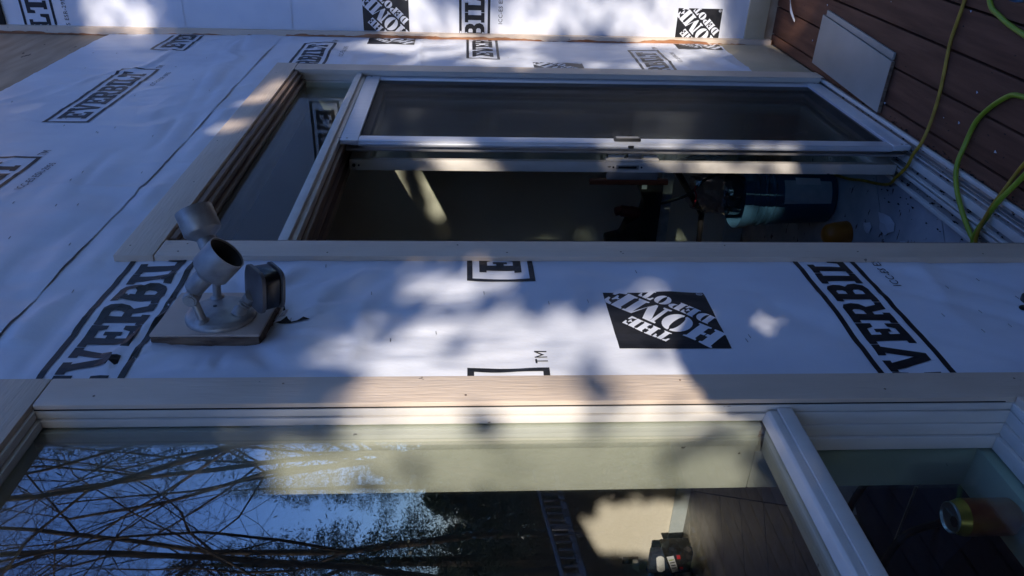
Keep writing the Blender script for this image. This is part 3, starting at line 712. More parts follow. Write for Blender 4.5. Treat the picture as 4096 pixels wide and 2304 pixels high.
box('grip_bracket', ALUD, sp, 2.606, 2.622, 0.1313, 0.1612, 0.905, 1.092, 0.003)

# ---- insect screen door on the outer track
sc = thing('screen_door', (2.97, 0.0, 0.02), 'sliding insect screen in a bare aluminium frame over the far half of the door', 'screen door')
SX0, SX1, SZ0, SZ1 = 2.549, 3.393, 0.026, 2.026
SY0, SY1 = 0.0048, 0.0250
box('rail', ALU, sc, SX0, SX1 + .006, SY0 - .002, SY0 + .014, 1.966, SZ1, 0.001)
box('rail', ALU, sc, SX0, SX1 + .006, SY0 - .002, SY0 + .014, SZ0, 0.088, 0.001)
st = MB().box(SX0 + .004, 2.603, SY0, SY0 + .003, .0885, 1.9655).box(SX0 + .004, SX0 + .0065, SY0 + .003, SY1, .0885, 1.9655).box(SX0 + .001, SX0 + .004, SY0 + .010, SY1 - .004, 0.05, 1.99)
st.box(2.5985, 2.603, SY0 + .003, SY0 + .011, .0885, 1.9655)
st.build('stile', ALU, sc, 0.0006)
box('stile', ALU, sc, 3.345, SX1, SY0, SY1, .0885, 1.9655, 0.001)
MB().box(2.602, 3.347, SY0 + .0075, SY0 + .0088, 0.086, 1.968).build('mesh', MESHM, sc)
pl = MB().box(2.566, 2.590, SY0 - .012, SY0 - .0005, 0.990, 1.085).build('pull', BLACK, sc, 0.005)
MB().box(2.570, 2.586, SY0 - .0135, SY0 - .0118, 0.998, 1.077).build('pull_face', ALUD, pl, 0.001)
box('latch', BLACK, sc, 2.5465, 2.5498, 0.012, 0.021, 1.018, 1.038, 0.001)
for x in (2.570, 3.370):
    for z in (2.004, 0.050):
        MB().revolve((x, SY0 - .0032, z), (0, 1, 0), [(0, .0042), (.0014, .0048)], 10).build('rivet', ALUD, sc)
        MB().box(x - .0012, x + .0012, SY0 - .0026, SY0 - .0019, z + (.018 if z > 1 else -.024), z + (.030 if z > 1 else -.012)).build('slot', BLACK, sc)

# ================================================================== FLOODLIGHT
blk = thing('mounting_block', (1.38, 0, 2.11), 'brown painted wood block with split edge on the wrap under the floodlight', 'block')
mb = MB().prism([(1.302, 2.006), (1.452, 1.994), (1.468, 2.010), (1.468, 2.208), (1.302, 2.219)], 'y', -0.0305, -0.0240)
mb.build('painted_face', BLOCK, blk, 0.004)
V = []; Fc = []; nz = 40
pp = [(1.3035, 2.008), (1.450, 1.997), (1.465, 2.206), (1.3035, 2.217)]
ringp = []
for i in range(4):
    a, b = pp[i], pp[(i + 1) % 4]
    for k in range(12): ringp.append((a[0] + (b[0] - a[0]) * k / 12, a[1] + (b[1] - a[1]) * k / 12))
mb = MB(); nn = len(ringp)
for yy in (-0.0238, -0.016, -0.008, 0.003):
    for (px, pz) in ringp:
        j = 0.0060 * float(vnoise(px * 60 + yy * 200, pz * 60, 97)); mb.v.append((px + j, yy, pz + j))
for i in range(3):
    for k in range(nn): mb.f.append([i * nn + k, i * nn + (k + 1) % nn, (i + 1) * nn + (k + 1) % nn, (i + 1) * nn + k])
mb.build('split_core', ROT, blk)

fl_ = thing('floodlight', (1.375, -0.03, 2.10), 'twin head metal floodlight with a motion sensor on the wall block', 'floodlight')
# base plate: domed oval
mb = MB(); ns = 36
for (sc_, yy) in ((1.0, -0.0306), (1.0, -0.036), (0.95, -0.041), (0.80, -0.045), (0.0, -0.0465)):
    for k in range(ns):
        th = 2 * math.pi * k / ns
        rz = 0.068 if math.sin(th) > 0 else 0.072
        mb.v.append((1.372 + 0.066 * sc_ * math.cos(th), yy, 2.100 + rz * sc_ * math.sin(th)))
for i in range(4):
    for k in range(ns): mb.f.append([i * ns + k, i * ns + (k + 1) % ns, (i + 1) * ns + (k + 1) % ns, (i + 1) * ns + k])
mb.build('base_plate', LAMPM, fl_, smooth=True)
MB().revolve((1.385, -0.0460, 2.112), (0, -1, 0), [(0, .004), (.0012, .004)], 10).build('screw', BLACK, fl_)
def head(stem, knuckle, neck0, axis, cuplen, name='lamp_head', r=0.0385):
    a = Vector(axis).normalized(); k0 = Vector(knuckle)
    ar = MB().revolve(stem, (0, -1, 0), [(0, .017), (.006, .014), (.010, .009)], 18).tube([Vector(stem) + Vector((0, -.008, 0)), k0], 0.0085, 12)
    ar = ar.build('swivel_arm', LAMPM, fl_, smooth=True)
    MB().revolve(k0 - Vector((.016, 0, 0)), (1, 0, 0), [(0, .0130), (.003, .0150), (.029, .0150), (.032, .0130)], 18).build('knuckle', LAMPM, ar, smooth=True)
    MB().revolve(k0 - Vector((.0180, 0, 0)), (1, 0, 0), [(0, .0100), (.003, .0105)], 16).build('knuckle_screw', LAMPM, ar)
    n0 = Vector(neck0)
    L = cuplen
    hd = MB().revolve(n0, a, [(-.012, .010), (-.006, .017), (0, .0195), (.034, .0195), (.038, .023), (.046, r - .004), (.051, r), (.051 + L, r), (.051 + L, r - .0018), (.053, r - .0018), (.045, .020), (.040, .004)], 32, (True, True)).build(name, LAMPM, fl_, smooth=True)
    MB().revolve(n0, a, [(.0545, r - .0032), (.051 + L - .004, r - .0024), (.051 + L - .0038, r - .0028), (.0555, r - .006), (.049, .016), (.0485, .002)], 32, (False, True)).build('socket_cavity', LAMPD, hd)
head((1.332, -0.0400, 2.122), (1.340, -0.094, 2.136), (1.345, -0.113, 2.130), (0.08, -0.70, -0.69), 0.052)
head((1.424, -0.0400, 2.118), (1.428, -0.108, 2.112), (1.436, -0.140, 2.116), (0.50, -0.74, 0.40), 0.048)
sa = MB().revolve((1.362, -0.0400, 2.058), (0.02, -0.055, -0.022), [(0, .017), (.014, .014), (.020, .010)], 18)
sa = sa.build('sensor_arm', LAMPM, fl_, smooth=True)
for i in range(4):
    MB().revolve(Vector((1.3635, -0.060, 2.048)) + Vector((.0008, -.0042, -.0042)) * i, (0.02, -0.045, -0.040), [(0, .0125), (.0022, .0142), (.0044, .0125)], 16).build('swivel_ring', LAMPM, sa, smooth=True)
# sensor head: rounded housing with a curved black lens looking down and outwards
sx, sy, sz = 1.366, -0.100, 2.010
Ax = Vector((0.60, 0.12, -0.78)).normalized()          # the way it looks
Bx = Vector((0, 1, 0)) - Ax * Ax.y; Bx.normalize(); Cx = Ax.cross(Bx)
def sect(t, rb, rc, n=28, k=4.2, dy=0.0):
    out = []
    for i in range(n):
        th = 2 * math.pi * i / n; c, s_ = math.cos(th), math.sin(th)
        out.append(Vector((sx, sy, sz)) + Ax * t + Bx * (dy + rb * math.copysign(abs(c) ** (2 / k), c)) + Cx * rc * math.copysign(abs(s_) ** (2 / k), s_))
    return out
def loft(prof, caps=(True, True)):
    mb = MB()
    for p_ in prof: mb.v += [tuple(q) for q in sect(*p_[:3])]
    for i in range(len(prof) - 1):
        for k in range(28): mb.f.append([i * 28 + k, i * 28 + (k + 1) % 28, (i + 1) * 28 + (k + 1) % 28, (i + 1) * 28 + k])
    if caps[0]: mb.f.append(list(range(28))[::-1])
    if caps[1]: mb.f.append(list(range((len(prof) - 1) * 28, len(prof) * 28)))
    return mb
sh_ = loft([(-.018, .020, .020), (-.016, .040, .036), (-.013, .045, .040), (-.006, .045, .040), (-.004, .043, .038)]).build('sensor_housing', LAMPS, fl_, smooth=True)
loft([(-.0045, .038, .034), (.000, .041, .036), (.026, .040, .035), (.030, .036, .032)]).build('sensor_lens', LENS, sh_, smooth=True)
loft([(.0295, .040, .035), (.0305, .043, .038), (.035, .043, .038), (.038, .039, .034)]).build('sensor_rim', LAMPS, sh_, smooth=True)
MB().tube([(1.3665, -0.074, 2.036), (1.358, -0.088, 2.026)], .013, 14).build('sensor_neck', LAMPM, sh_, smooth=True)
# small dark hose-bib knob low on the wall
kb = thing('hose_tap', (1.42, 0, 0.33), 'small round black tap handle at the foot of the wrap by the picture edge', 'tap')
MB().revolve((1.425, 0.002, 0.335), (0, -1, 0), [(0, .020), (.012, .020), (.014, .012), (.028, .012)], 18).build('stem', BLACK, kb, smooth=True)
MB().revolve((1.425, -0.026, 0.335), (0, -1, 0), [(0, .018), (.004, .024), (.014, .024), (.019, .017)], 20).build('cap', BLACK, kb, smooth=True)

# ================================================================== THINGS ON THE DECK
ob = thing('board_offcut', (3.18, -0.15, 0.0), 'white primed board offcut lying on the deck by the door sill', 'board')
ang = R(-1.8)
def rotp(x, y, cx=3.18, cy=-0.148):
    return (cx + (x - cx) * math.cos(ang) - (y - cy) * math.sin(ang), cy + (x - cx) * math.sin(ang) + (y - cy) * math.cos(ang))
MB().prism([rotp(*p) for p in ((2.850, -0.232), (3.515, -0.256), (3.515, -0.0435), (2.850, -0.0355))], 'z', 0.003, 0.0165).build('face_board', OFFCUT, ob, 0.0015)
MB().prism([rotp(*p) for p in ((2.856, -0.262), (3.49, -0.281), (3.49, -0.2585), (2.856, -0.236))], 'z', 0.003, 0.0120).build('tongue', OFFCUT, ob, 0.001)
MB().prism([rotp(*p) for p in ((2.8465, -0.232), (2.8495, -0.232), (2.8495, -0.0355), (2.8465, -0.0355))], 'z', 0.003, 0.0155).build('cut_end', ROT, ob)

zc = 0.006
yc = MB().tube(spline([(2.50, -1.2, zc), (2.525, -.75, zc), (2.531, -0.493, zc), (2.535, -0.431, zc), (2.539, -0.356, zc), (2.522, -0.262, zc), (2.512, -0.191, zc), (2.506, -0.102, .010), (2.502, -0.03, .022), (2.515, 0.02, .032), (2.535, 0.074, .030), (2.575, 0.132, .034), (2.63, 0.178, .018), (2.72, 0.215, zc), (2.836, 0.248, zc), (3.0, .30, zc), (3.3, .36, zc)], 8), 0.0058, 8)
tag(yc.build('extension_cord', YCORD, None, smooth=True), 'thin ochre extension cord crossing the deck and running in under the open door', 'cord')
g = MB().tube(spline([(2.56, -1.1, zc), (2.48, -.66, zc), (2.407, -0.514, zc), (2.329, -0.478, zc), (2.261, -0.462, zc), (2.20, -0.452, zc), (2.10, -0.43, zc), (2.01, -0.36, zc + .004), (2.05, -0.307, zc), (2.123, -0.298, zc), (2.17, -0.288, zc), (2.223, -0.248, zc), (2.264, -0.203, zc), (2.287, -0.161, zc), (2.290, -0.094, .012), (2.272, -0.031, .028), (2.236, 0.029, .030), (2.172, 0.084, .030), (2.09, 0.128, .034), (2.02, 0.18, .014), (1.92, .26, .010)], 8), 0.0078, 10)
tag(g.build('extension_cord', GCORD, None, smooth=True), 'thick lime green cord looping on the deck and dropping over the door sill', 'cord')
g = MB().tube(spline([(1.75, -.75, zc), (1.86, -.42, zc), (1.955, -.20, zc), (2.004, -0.091, .012), (2.034, -0.012, .028), (2.056, 0.05, .030), (2.074, 0.123, .034), (2.08, .20, .016), (2.06, .32, .010)], 8), 0.0078, 10)
tag(g.build('extension_cord', GCORD, None, smooth=True), 'second lime green cord rising over the door track at the picture corner', 'cord')
g = MB().tube(spline([(1.80, -.70, zc), (1.92, -.36, zc), (1.995, -.18, zc), (2.022, -0.119, .010), (2.036, -0.045, .024), (2.050, 0.022, .034), (2.052, 0.109, .044), (2.05, .2, .022)], 8), 0.0055, 8)
tag(g.build('extension_cord', YCORD, None, smooth=True), 'short ochre cord lying against the second lime cord at the sill', 'cord')
# curl of stripped paint and litter
cp = []
for i in range(15):
    t = i / 14
    c = Vector((3.92 - .10 * t, -0.262 + 0.05 * t + .03 * t * t, 0.004 + 0.010 * math.sin(t * 3.1)))
    cp.append(c)
V = []; Fc = []
for i, c in enumerate(cp):
    for j in range(4): V.append((c.x + .006 * j * (1 if i else .8), c.y - .013 * (j - 1.5) * (1 - .5 * abs(i / 7 - 1)), c.z + .004 * abs(j - 1.5)))
for i in range(14):
    for j in range(3): Fc.append((4 * i + j, 4 * i + j + 1, 4 * i + 5 + j, 4 * i + 4 + j))
o = np_mesh('paint_curl', np.array(V), Fc, WHITEP, None, True)
md = o.modifiers.new('thick', 'SOLIDIFY'); md.thickness = 0.0012
tag(o, 'white curl of stripped caulk lying on the sunlit deck', 'scrap')
chips = MB()
for i in range(16):
    x, y = random.uniform(1.9, 4.0), random.uniform(-0.62, -0.03)
    s_ = random.uniform(.0015, .005); a = random.uniform(0, 6.28)
    P = [(x + s_ * math.cos(a + k * 2.1) * (1.6 if k == 0 else 1), y + s_ * math.sin(a + k * 2.1), 0.0012) for k in range(3)]
    P += [(p[0], p[1], 0.0026) for p in P]
    chips.add(P, [(0, 1, 2), (3, 5, 4), (0, 3, 4, 1), (1, 4, 5, 2), (2, 5, 3, 0)])
tag(chips.build('paint_chips', PAPER), 'tiny pale paint chips and sawdust scattered over the deck boards', 'litter', kind='stuff')
dirt = MB()
for i in range(420):
    x, y = random.uniform(1.78, 3.3), random.choice([random.gauss(.082, .006), random.gauss(.034, .005), random.gauss(.135, .007), random.gauss(-.022, .005), random.gauss(.002, .004), random.gauss(.2, .05)])
    z = 0.0068 if -.008 < y < .163 else 0.0015
    if y < -.008: z = .0015
    s_ = random.uniform(.001, .0055); a = random.uniform(0, 6.28)
    P = [(x + s_ * math.cos(a + k * 2.1) * (2.2 if k == 0 else 1), y + s_ * .7 * math.sin(a + k * 2.1), z) for k in range(3)]
    P += [(p[0], p[1], z + .003) for p in P]
    dirt.add(P, [(0, 1, 2), (3, 5, 4), (0, 3, 4, 1), (1, 4, 5, 2), (2, 5, 3, 0)])
tag(dirt.build('track_dirt', DARK), 'black dirt and crumbs lodged in the door track', 'litter', kind='stuff')
bc = thing('blue_tub', (2.10, -.66, 0), 'blue plastic corner poking in at the deck edge of the picture', 'tub')
MB().revolve((2.09, -.665, 0.002), (0, 0, 1), [(0, .085), (.13, .10), (.135, .106), (.15, .106)], 28, (True, False)).build('body', BLUE, bc, smooth=True)

# ================================================================== INSIDE THE HOUSE
bk = thing('blue_bucket', (3.12, 0.43, 0.0), 'tall ribbed blue plastic bucket on the floor just inside the open door', 'bucket')
c0 = (3.12, 0.43, 0.002)
MB().revolve(c0, (0, 0, 1), [(0, .118), (.004, .122), (.27, .132), (.275, .138), (.282, .138), (.287, .133), (.305, .134), (.310, .140), (.318, .140), (.323, .135), (.345, .136), (.350, .142), (.372, .143), (.376, .1505), (.412, .1505), (.414, .146), (.40, .138), (.02, .116), (.015, .005)], 44, (True, True)).build('body', BLUE, bk, smooth=True)
def patch(name, m_, a0, a1, z0, z1, dr):
    V = []; Fc = []; n = 10
    for i in range(n + 1):
        a = R(a0 + (a1 - a0) * i / n)
        for z in (z0, z1):
            r = .122 + (.010 * (z / .27)) + dr
            V.append((3.12 + r * math.cos(a), .43 + r * math.sin(a), z))
    for i in range(n): Fc.append((2 * i, 2 * i + 2, 2 * i + 3, 2 * i + 1))
    return np_mesh(name, np.array(V), Fc, m_, bk)
patch('label', LABEL, 185, 230, .03, .24, .0012)
t_ = patch('price_tag', PAPER, 222, 236, .08, .19, .0024)
pb = thing('plastic_bag', (3.14, .45, .41), 'crumpled clear plastic bag with a red edge sticking out of the blue bucket', 'bag')
V = []; Fc = []; nu, nv = 22, 10
for j in range(nv):
    for i in range(nu):
        a = 2 * math.pi * i / nu; rr = .095 + .03 * float(vnoise(i * .9, j * .5, 101)) - .03 * (j / nv) ** 2
        V.append((3.15 + rr * math.cos(a), .44 + rr * math.sin(a), .40 + .022 * j + .02 * float(vnoise(i * .7, j, 103))))
for j in range(nv - 1):
    for i in range(nu): Fc.append((j * nu + i, j * nu + (i + 1) % nu, (j + 1) * nu + (i + 1) % nu, (j + 1) * nu + i))
np_mesh('film', np.array(V), Fc, FILMM, pb)
MB().tube([(V[(nv - 1) * nu + i][0], V[(nv - 1) * nu + i][1], V[(nv - 1) * nu + i][2] + .002) for i in range(9, 15)], .0035, 6).build('red_edge', REDP, pb)

sh = thing('sawhorse', (3.22, .62, 0.0), 'folding sawhorse with galvanised top rail and dark legs inside the doorway', 'sawhorse')
MB().box(3.185, 3.225, 0.27, 1.05, .690, .722).build('top_rail', GALV, sh, 0.003)
MB().box(3.182, 3.1845, 0.27, 1.05, .676, .724).build('rail_flange', GALV, sh)
for y in (.36, .46, .60, .80): MB().revolve((3.1800, y, .702), (1, 0, 0), [(0, .006), (.003, .007)], 10).build('bolt', GALV, sh)
for (a, b) in (((3.17, .34, .69), (3.02, .26, 0.0)), ((3.24, .34, .69), (3.44, .26, 0.0)), ((3.17, .96, .69), (3.02, 1.04, 0.0)), ((3.24, .96, .69), (3.44, 1.04, 0.0))):
    MB().tube([a, b], .017, 8).build('leg', BLACK, sh, smooth=True)
MB().tube([(3.2, .36, .66), (3.2, .56, .52), (3.2, .95, .50)], .014, 8).build('brace', BLACK, sh, smooth=True)

tl = thing('power_tool', (3.21, .56, .72), 'black power tool with a dull red tip sitting on the sawhorse', 'tool')
MB().prism([(.40, .7225), (.90, .7225), (.92, .80), (.80, .94), (.68, .96), (.66, .89), (.60, .87), (.56, .81), (.50, .80), (.42, .835), (.40, .82)], 'x', 3.16, 3.245).build('body', BLACK, tl, 0.012)
MB().tube(spline([(3.2, .57, .80), (3.2, .555, .86), (3.2, .55, .90), (3.2, .555, .925)], 6), [.03] * 6 + [.026] * 6 + [.02] * 6 + [.012], 10).build('tip', mat('dull_red', (.11, .012, .012), rough=.5), tl, smooth=True)
MB().tube(spline([(3.16, .50, .74), (3.13, .44, .62), (3.12, .36, .55), (3.10, .33, .45), (3.06, .38, .3)], 6), .006, 6).build('lead', BLACK, tl)
box('marking', LABEL, tl, 3.1565, 3.1598, .405, .425, .80, .822, 0)

og = thing('orange_cup', (2.86, .50, 0), 'rounded orange plastic cup upside down on the floor near the bucket', 'cup')
MB().revolve((2.86, .50, 0.001), (0, 0, 1), [(0, .056), (.004, .058), (.060, .050), (.085, .043), (.098, .030), (.103, .010)], 28).build('body', ORANGE, og, smooth=True)
bx = thing('black_toolbox', (2.66, .62, 0), 'low black tool case in the shadows behind the door jamb', 'case')
box('body', BLACK, bx, 2.50, 2.80, .56, .84, .002, .15, .015)
box('lid_band', ALUD, bx, 2.499, 2.801, .559, .841, .105, .112, 0.001)
for i, (x, y, a, s_, lab) in enumerate(((2.60, .33, 20, .065, 'torn white paper scrap on the whitewashed floor beside the orange cup'), (2.44, .36, -35, .05, 'creased white paper scrap on the floor nearest the open door jamb'), (2.72, .40, 60, .04, 'small white paper scrap close to the foot of the blue bucket'))):
    P = []; nn = 9
    for k in range(nn):
        th = 2 * math.pi * k / nn; r = s_ * (.75 + .5 * random.random()) * (1 if k % 3 else .8)
        P.append((x + r * math.cos(th + R(a)), y + .6 * r * math.sin(th + R(a)), .002 + .004 * random.random()))
    o = np_mesh('paper_scrap', np.array([(x, y, .008)] + P), [(0, k + 1, (k + 1) % nn + 1) for k in range(nn)], PAPER)
    md = o.modifiers.new('thick', 'SOLIDIFY'); md.thickness = .0008
    tag(o, lab, 'paper', 'paper scraps inside the door')

# on the far side of the room
bt = thing('battery_pack', (3.70, 3.44, 0), 'black boxed battery pack with white and red labels on the floor in the sun patch', 'battery')
mb = MB().prism([(3.335, .03), (3.53, .03), (3.545, .155), (3.345, .235)], 'x', 3.66, 3.80); mb.build('case', BLACK, bt, .006)
V = [(3.6580, 3.365, .212), (3.6580, 3.525, .150), (3.6580, 3.515, .105), (3.6580, 3.355, .165)]
lb = np_mesh('label', np.array(V), [(0, 1, 2, 3)], PAPER, bt)
for k in range(4):
    f = .2 + .17 * k
    a = Vector(V[0]).lerp(Vector(V[1]), f); b = Vector(V[3]).lerp(Vector(V[2]), f)
    np_mesh('label_line', np.array([a.lerp(b, .15) + Vector((-.0008, 0, 0)), a.lerp(b, .85) + Vector((-.0008, 0, 0)), a.lerp(b, .85) + Vector((-.0008, .009, -.003)), a.lerp(b, .15) + Vector((-.0008, .009, -.003))]), [(0, 1, 2, 3)], BLACK if k else GCORD, lb)
np_mesh('red_mark', np.array([(3.658, 3.35, .145), (3.658, 3.39, .135), (3.658, 3.39, .11), (3.658, 3.35, .12)]), [(0, 1, 2, 3)], REDP, bt)
np_mesh('red_mark', np.array([(3.658, 3.47, .105), (3.658, 3.50, .095), (3.658, 3.50, .075), (3.658, 3.47, .085)]), [(0, 1, 2, 3)], REDP, bt)
wl_ = thing('work_lamp', (3.72, 3.52, 0), 'slim device with a white rounded face beside the boxed battery', 'lamp')
box('body', NAVY, wl_, 3.715, 3.78, 3.40, 3.60, .0, .30, .012)
mb = MB(); pr = []
for k in range(20):
    th = 2 * math.pi * k / 20; pr.append((3.497 + (.078 if math.cos(th) > 0 else -.078) * .62 + .030 * math.cos(th), .226 - .2 * ((.078 if math.cos(th) > 0 else -.078) * .62) + .030 * math.sin(th)))
mb.prism(pr, 'x', 3.706, 3.7145).build('face', WHITEP, wl_, .002)
V = []; Fc = []; n_ = 14
for i in range(n_):
    for j in range(n_):
        u, v = i / (n_ - 1), j / (n_ - 1)
        V.append((3.78 + .16 * u, 3.58 + .34 * v, .02 + .26 * math.sin(math.pi * min(1, u * .9 + .1)) * (.4 + .6 * math.sin(math.pi * v)) * (1 + .5 * float(vnoise(u * 5, v * 5, 111)))))
for i in range(n_ - 1):
    for j in range(n_ - 1): Fc.append((i * n_ + j, (i + 1) * n_ + j, (i + 1) * n_ + j + 1, i * n_ + j + 1))
o = np_mesh('blue_cloth', np.array(V), Fc, BCLOTH, None, True)
o.modifiers.new('thick', 'SOLIDIFY').thickness = .004
tag(o, 'heap of bright blue cloth against the far interior wall', 'cloth')
ot = thing('wall_outlet', (3.99, 3.785, .36), 'beige electrical outlet with a white plug on the far interior wall', 'outlet')
box('cover_plate', CEIL, ot, 3.992, 3.9995, 3.75, 3.82, .30, .417, .002)
box('plug', WHITEP, ot, 3.955, 3.9918, 3.77, 3.805, .305, .345, .005)
bg_ = thing('tool_bag', (1.62, .90, 0), 'dark navy canvas tool bag with two strap handles below the lower window pane', 'bag')
MB().prism([(.66, .0), (1.16, .0), (1.14, .24), (1.02, .29), (.80, .29), (.68, .24)], 'x', 1.40, 1.86).build('body', NAVY, bg_, .03)
for x in (1.50, 1.72):
    MB().tube(spline([(x, .74, .26), (x - .01, .78, .36), (x - .02, .90, .40), (x - .01, 1.02, .36), (x, 1.08, .26)], 6), .011, 8).build('strap_handle', BLACK, bg_, smooth=True)
MB().tube([(1.60, .70, .293), (1.60, 1.12, .293)], .004, 6).build('zip', ALUD, bg_)
cn = thing('drink_can', (.945, .127, .6245), 'orange and yellow drink can standing on the inner window sill', 'can')
cc = (.945, .127, .6250)
bd = MB().revolve(cc, (0, 0, 1), [(0, .024), (.004, .027), (.012, .0330), (.098, .0330)], 36, (True, False)).build('body', CANR, cn, smooth=True)
MB().revolve(cc, (0, 0, 1), [(.0982, .0330), (.112, .0285), (.116, .0272)], 36, (False, False)).build('shoulder', CANY, cn, smooth=True)
ld = MB().revolve(cc, (0, 0, 1), [(.1162, .0272), (.120, .0278), (.121, .0265), (.117, .0245), (.1165, .0005)], 36, (False, True)).build('lid', CANTOP, cn, smooth=True)
MB().revolve((cc[0] - .010, cc[1], cc[2] + .1172), (0, 0, 1), [(0, .0095), (.0006, .0095)], 16).build('opening', BLACK, ld)
MB().box(cc[0] - .002, cc[0] + .016, cc[1] - .006, cc[1] + .006, cc[2] + .1182, cc[2] + .1192).build('tab', CANTOP, ld)

# ================================================================== YARD: seen mirrored in the glass, and shading the wall
def frusta(S, n):
    """S rows: p0(3) p1(3) r0 r1 -> verts, quads"""
    S = np.asarray(S); p0, p1, r0, r1 = S[:, :3], S[:, 3:6], S[:, 6], S[:, 7]
    d_ = p1 - p0; L = np.linalg.norm(d_, axis=1, keepdims=True) + 1e-9; t = d_ / L
    ref = np.where(np.abs(t[:, 2:3]) > .9, np.array([[1., 0, 0]]), np.array([[0, 0, 1.]]))
    b = np.cross(t, ref); b /= np.linalg.norm(b, axis=1, keepdims=True); c = np.cross(t, b)
    th = np.arange(n) * 2 * np.pi / n
    ringv = b[:, None, :] * np.cos(th)[None, :, None] + c[:, None, :] * np.sin(th)[None, :, None]
    V0 = p0[:, None, :] + ringv * r0[:, None, None]; V1 = p1[:, None, :] + ringv * r1[:, None, None]
    V = np.concatenate([V0, V1], 1).reshape(-1, 3)
    base = (np.arange(len(S)) * 2 * n)[:, None]; k = np.arange(n)[None, :]; k1 = (k + 1) % n
    F = np.stack([base + k, base + k1, base + n + k1, base + n + k], 2).reshape(-1, 4)
    return V, F
def bare_tree(base, H, r, seed, lean=(0, 0), levels=5, fork=0.3, dens=1.0):
    rnd = random.Random(seed); big = []; small = []
    def grow(p, dv, L, rad, lev):
        nseg = 5 if lev <= 1 else 3
        q = p.copy(); dd = dv.copy(); pts = [(q.copy(), rad)]
        for i in range(nseg):
            wob = (.10, .16, .22, .28, .32, .34)[min(lev, 5)]
            dd = (dd + Vector((rnd.gauss(0, wob), rnd.gauss(0, wob), rnd.gauss(0, wob) + (.10 if lev else .03)))).normalized()
            nq = q + dd * (L / nseg); rr = rad * (1 - .55 * (i + 1) / nseg) if lev else rad * (1 - .62 * (i + 1) / nseg)
            (big if lev <= 1 else small).append((*q, *nq, pts[-1][1], rr)); q = nq; pts.append((q.copy(), rr))
            if lev < levels:
                nb = (0 if i < 1 else 2) if lev == 0 else rnd.choice((1, 2) if lev < 3 else (1, 1, 1, 1, 0))
                for _ in range(int(nb * dens + rnd.random() * .5)):
                    side = Vector((rnd.gauss(0, 1), rnd.gauss(0, 1), rnd.gauss(0, .5))); side -= dd * side.dot(dd); side.normalize()
                    an = rnd.uniform(.45, 1.05)
                    grow(q, (dd * math.cos(an) + side * math.sin(an)).normalized(), L * rnd.uniform(.42, .62), max(.003, rr * rnd.uniform(.42, .58)), lev + 1)
        return
    grow(Vector(base), Vector((lean[0], lean[1], 1)).normalized(), H, r, 0)
    return np.array(big), np.array(small)
def leaves(P, size, rngl, aspect=.55):
    """small folded leaf quads at points P"""
    n = len(P); a = rngl.normal(size=(n, 3)); a /= np.linalg.norm(a, axis=1, keepdims=True)
    b = rngl.normal(size=(n, 3)); b -= a * (a * b).sum(1, keepdims=True); b /= np.linalg.norm(b, axis=1, keepdims=True)
    s_ = (size * rngl.uniform(.6, 1.3, n))[:, None]
    V = np.stack([P - a * s_, P + b * s_ * aspect, P + a * s_, P - b * s_ * aspect], 1).reshape(-1, 3)
    F = np.arange(4 * n).reshape(-1, 4)
    return V, F
MIRROR = lambda a, dist: (dist * math.cos(R(a)), -(dist * math.sin(R(a)) - .885))   # a: bearing seen in the glass
def ground_z(x, y): return -1.15
specs = [  # bearing, distance, height, radius, lean, seed
    (39.6, 19.0, 14.0, .09, (.02, -.06), 6, 'first'), (41.6, 14.0, 11.5, .085, (-.05, .04), 1, 'second'), (43.6, 18.0, 14.0, .095, (.06, -.04), 2, 'third'),
    (45.4, 14.5, 11.5, .08, (.05, .06), 3, 'fourth'), (47.4, 17.0, 13.5, .09, (-.08, .02), 4, 'fifth'), (49.4, 14.5, 11.0, .08, (.03, .08), 5, 'sixth'), (51.8, 16.0, 13.0, .09, (-.05, -.03), 8, 'seventh')]
for (a, dist, H, r, lean, seed, nth) in specs:
    x, y = MIRROR(a, dist)
    t = thing('bare_tree', (x, y, ground_z(x, y)), 'leafless tree mirrored in the large window, %s in line below the casing' % nth, 'tree', 'bare trees mirrored in the window')
    B, S = bare_tree((x, y, ground_z(x, y) - .2), H, r, seed, lean, 5, dens=1.2)
    V, F = frusta(B, 7); np_mesh('trunk', V, F, BARK, t, True)
    V, F = frusta(S, 3); np_mesh('crown', V, F, TWIG, t)
    if seed in (1, 4):
        rl = np.random.default_rng(seed); m_ = B[:, 6] > .05
        sg = B[m_]; k = rl.integers(0, len(sg), 1500); u = rl.random((1500, 1))
        P = sg[k, :3] * (1 - u) + sg[k, 3:6] * u; P = P[P[:, 2] < 4.2]
        V, F = leaves(P + rl.normal(size=P.shape) * .14, .05, rl); np_mesh('ivy', V, F, IVY, t)
def conifer(x, y, zb, H, Rr, seed, lab, group, nd_=150, sz_=.09):
    rl = np.random.default_rng(seed)
    t = thing('conifer', (x, y, zb), lab, 'tree', group)
    MB().tube([(x, y, zb), (x + .05, y, zb + H * .5), (x, y, zb + H)], [.16, .10, .01], 8).build('trunk', BARK, t, smooth=True)
    P = []
    nb = 190
    for i in range(nb):
        f = (i + .5) / nb; z = zb + H * (.08 + .92 * f); L = Rr * (1 - f) ** .8 * rl.uniform(.55, 1.1) + .12; th = rl.uniform(0, 6.28)
        m_ = int(nd_ * L / Rr) + 20; u = rl.random(m_) ** .7
        spread = .10 + .26 * L * (1 - u) * u * 2
        q = np.stack([x + L * u * np.cos(th) + rl.normal(size=m_) * spread, y + L * u * np.sin(th) + rl.normal(size=m_) * spread, z - .28 * L * u ** 1.5 + rl.normal(size=m_) * .07], 1)
        P.append(q)
    V, F = leaves(np.concatenate(P), sz_, rl, .2); np_mesh('crown', V, F, NEEDLE, t)
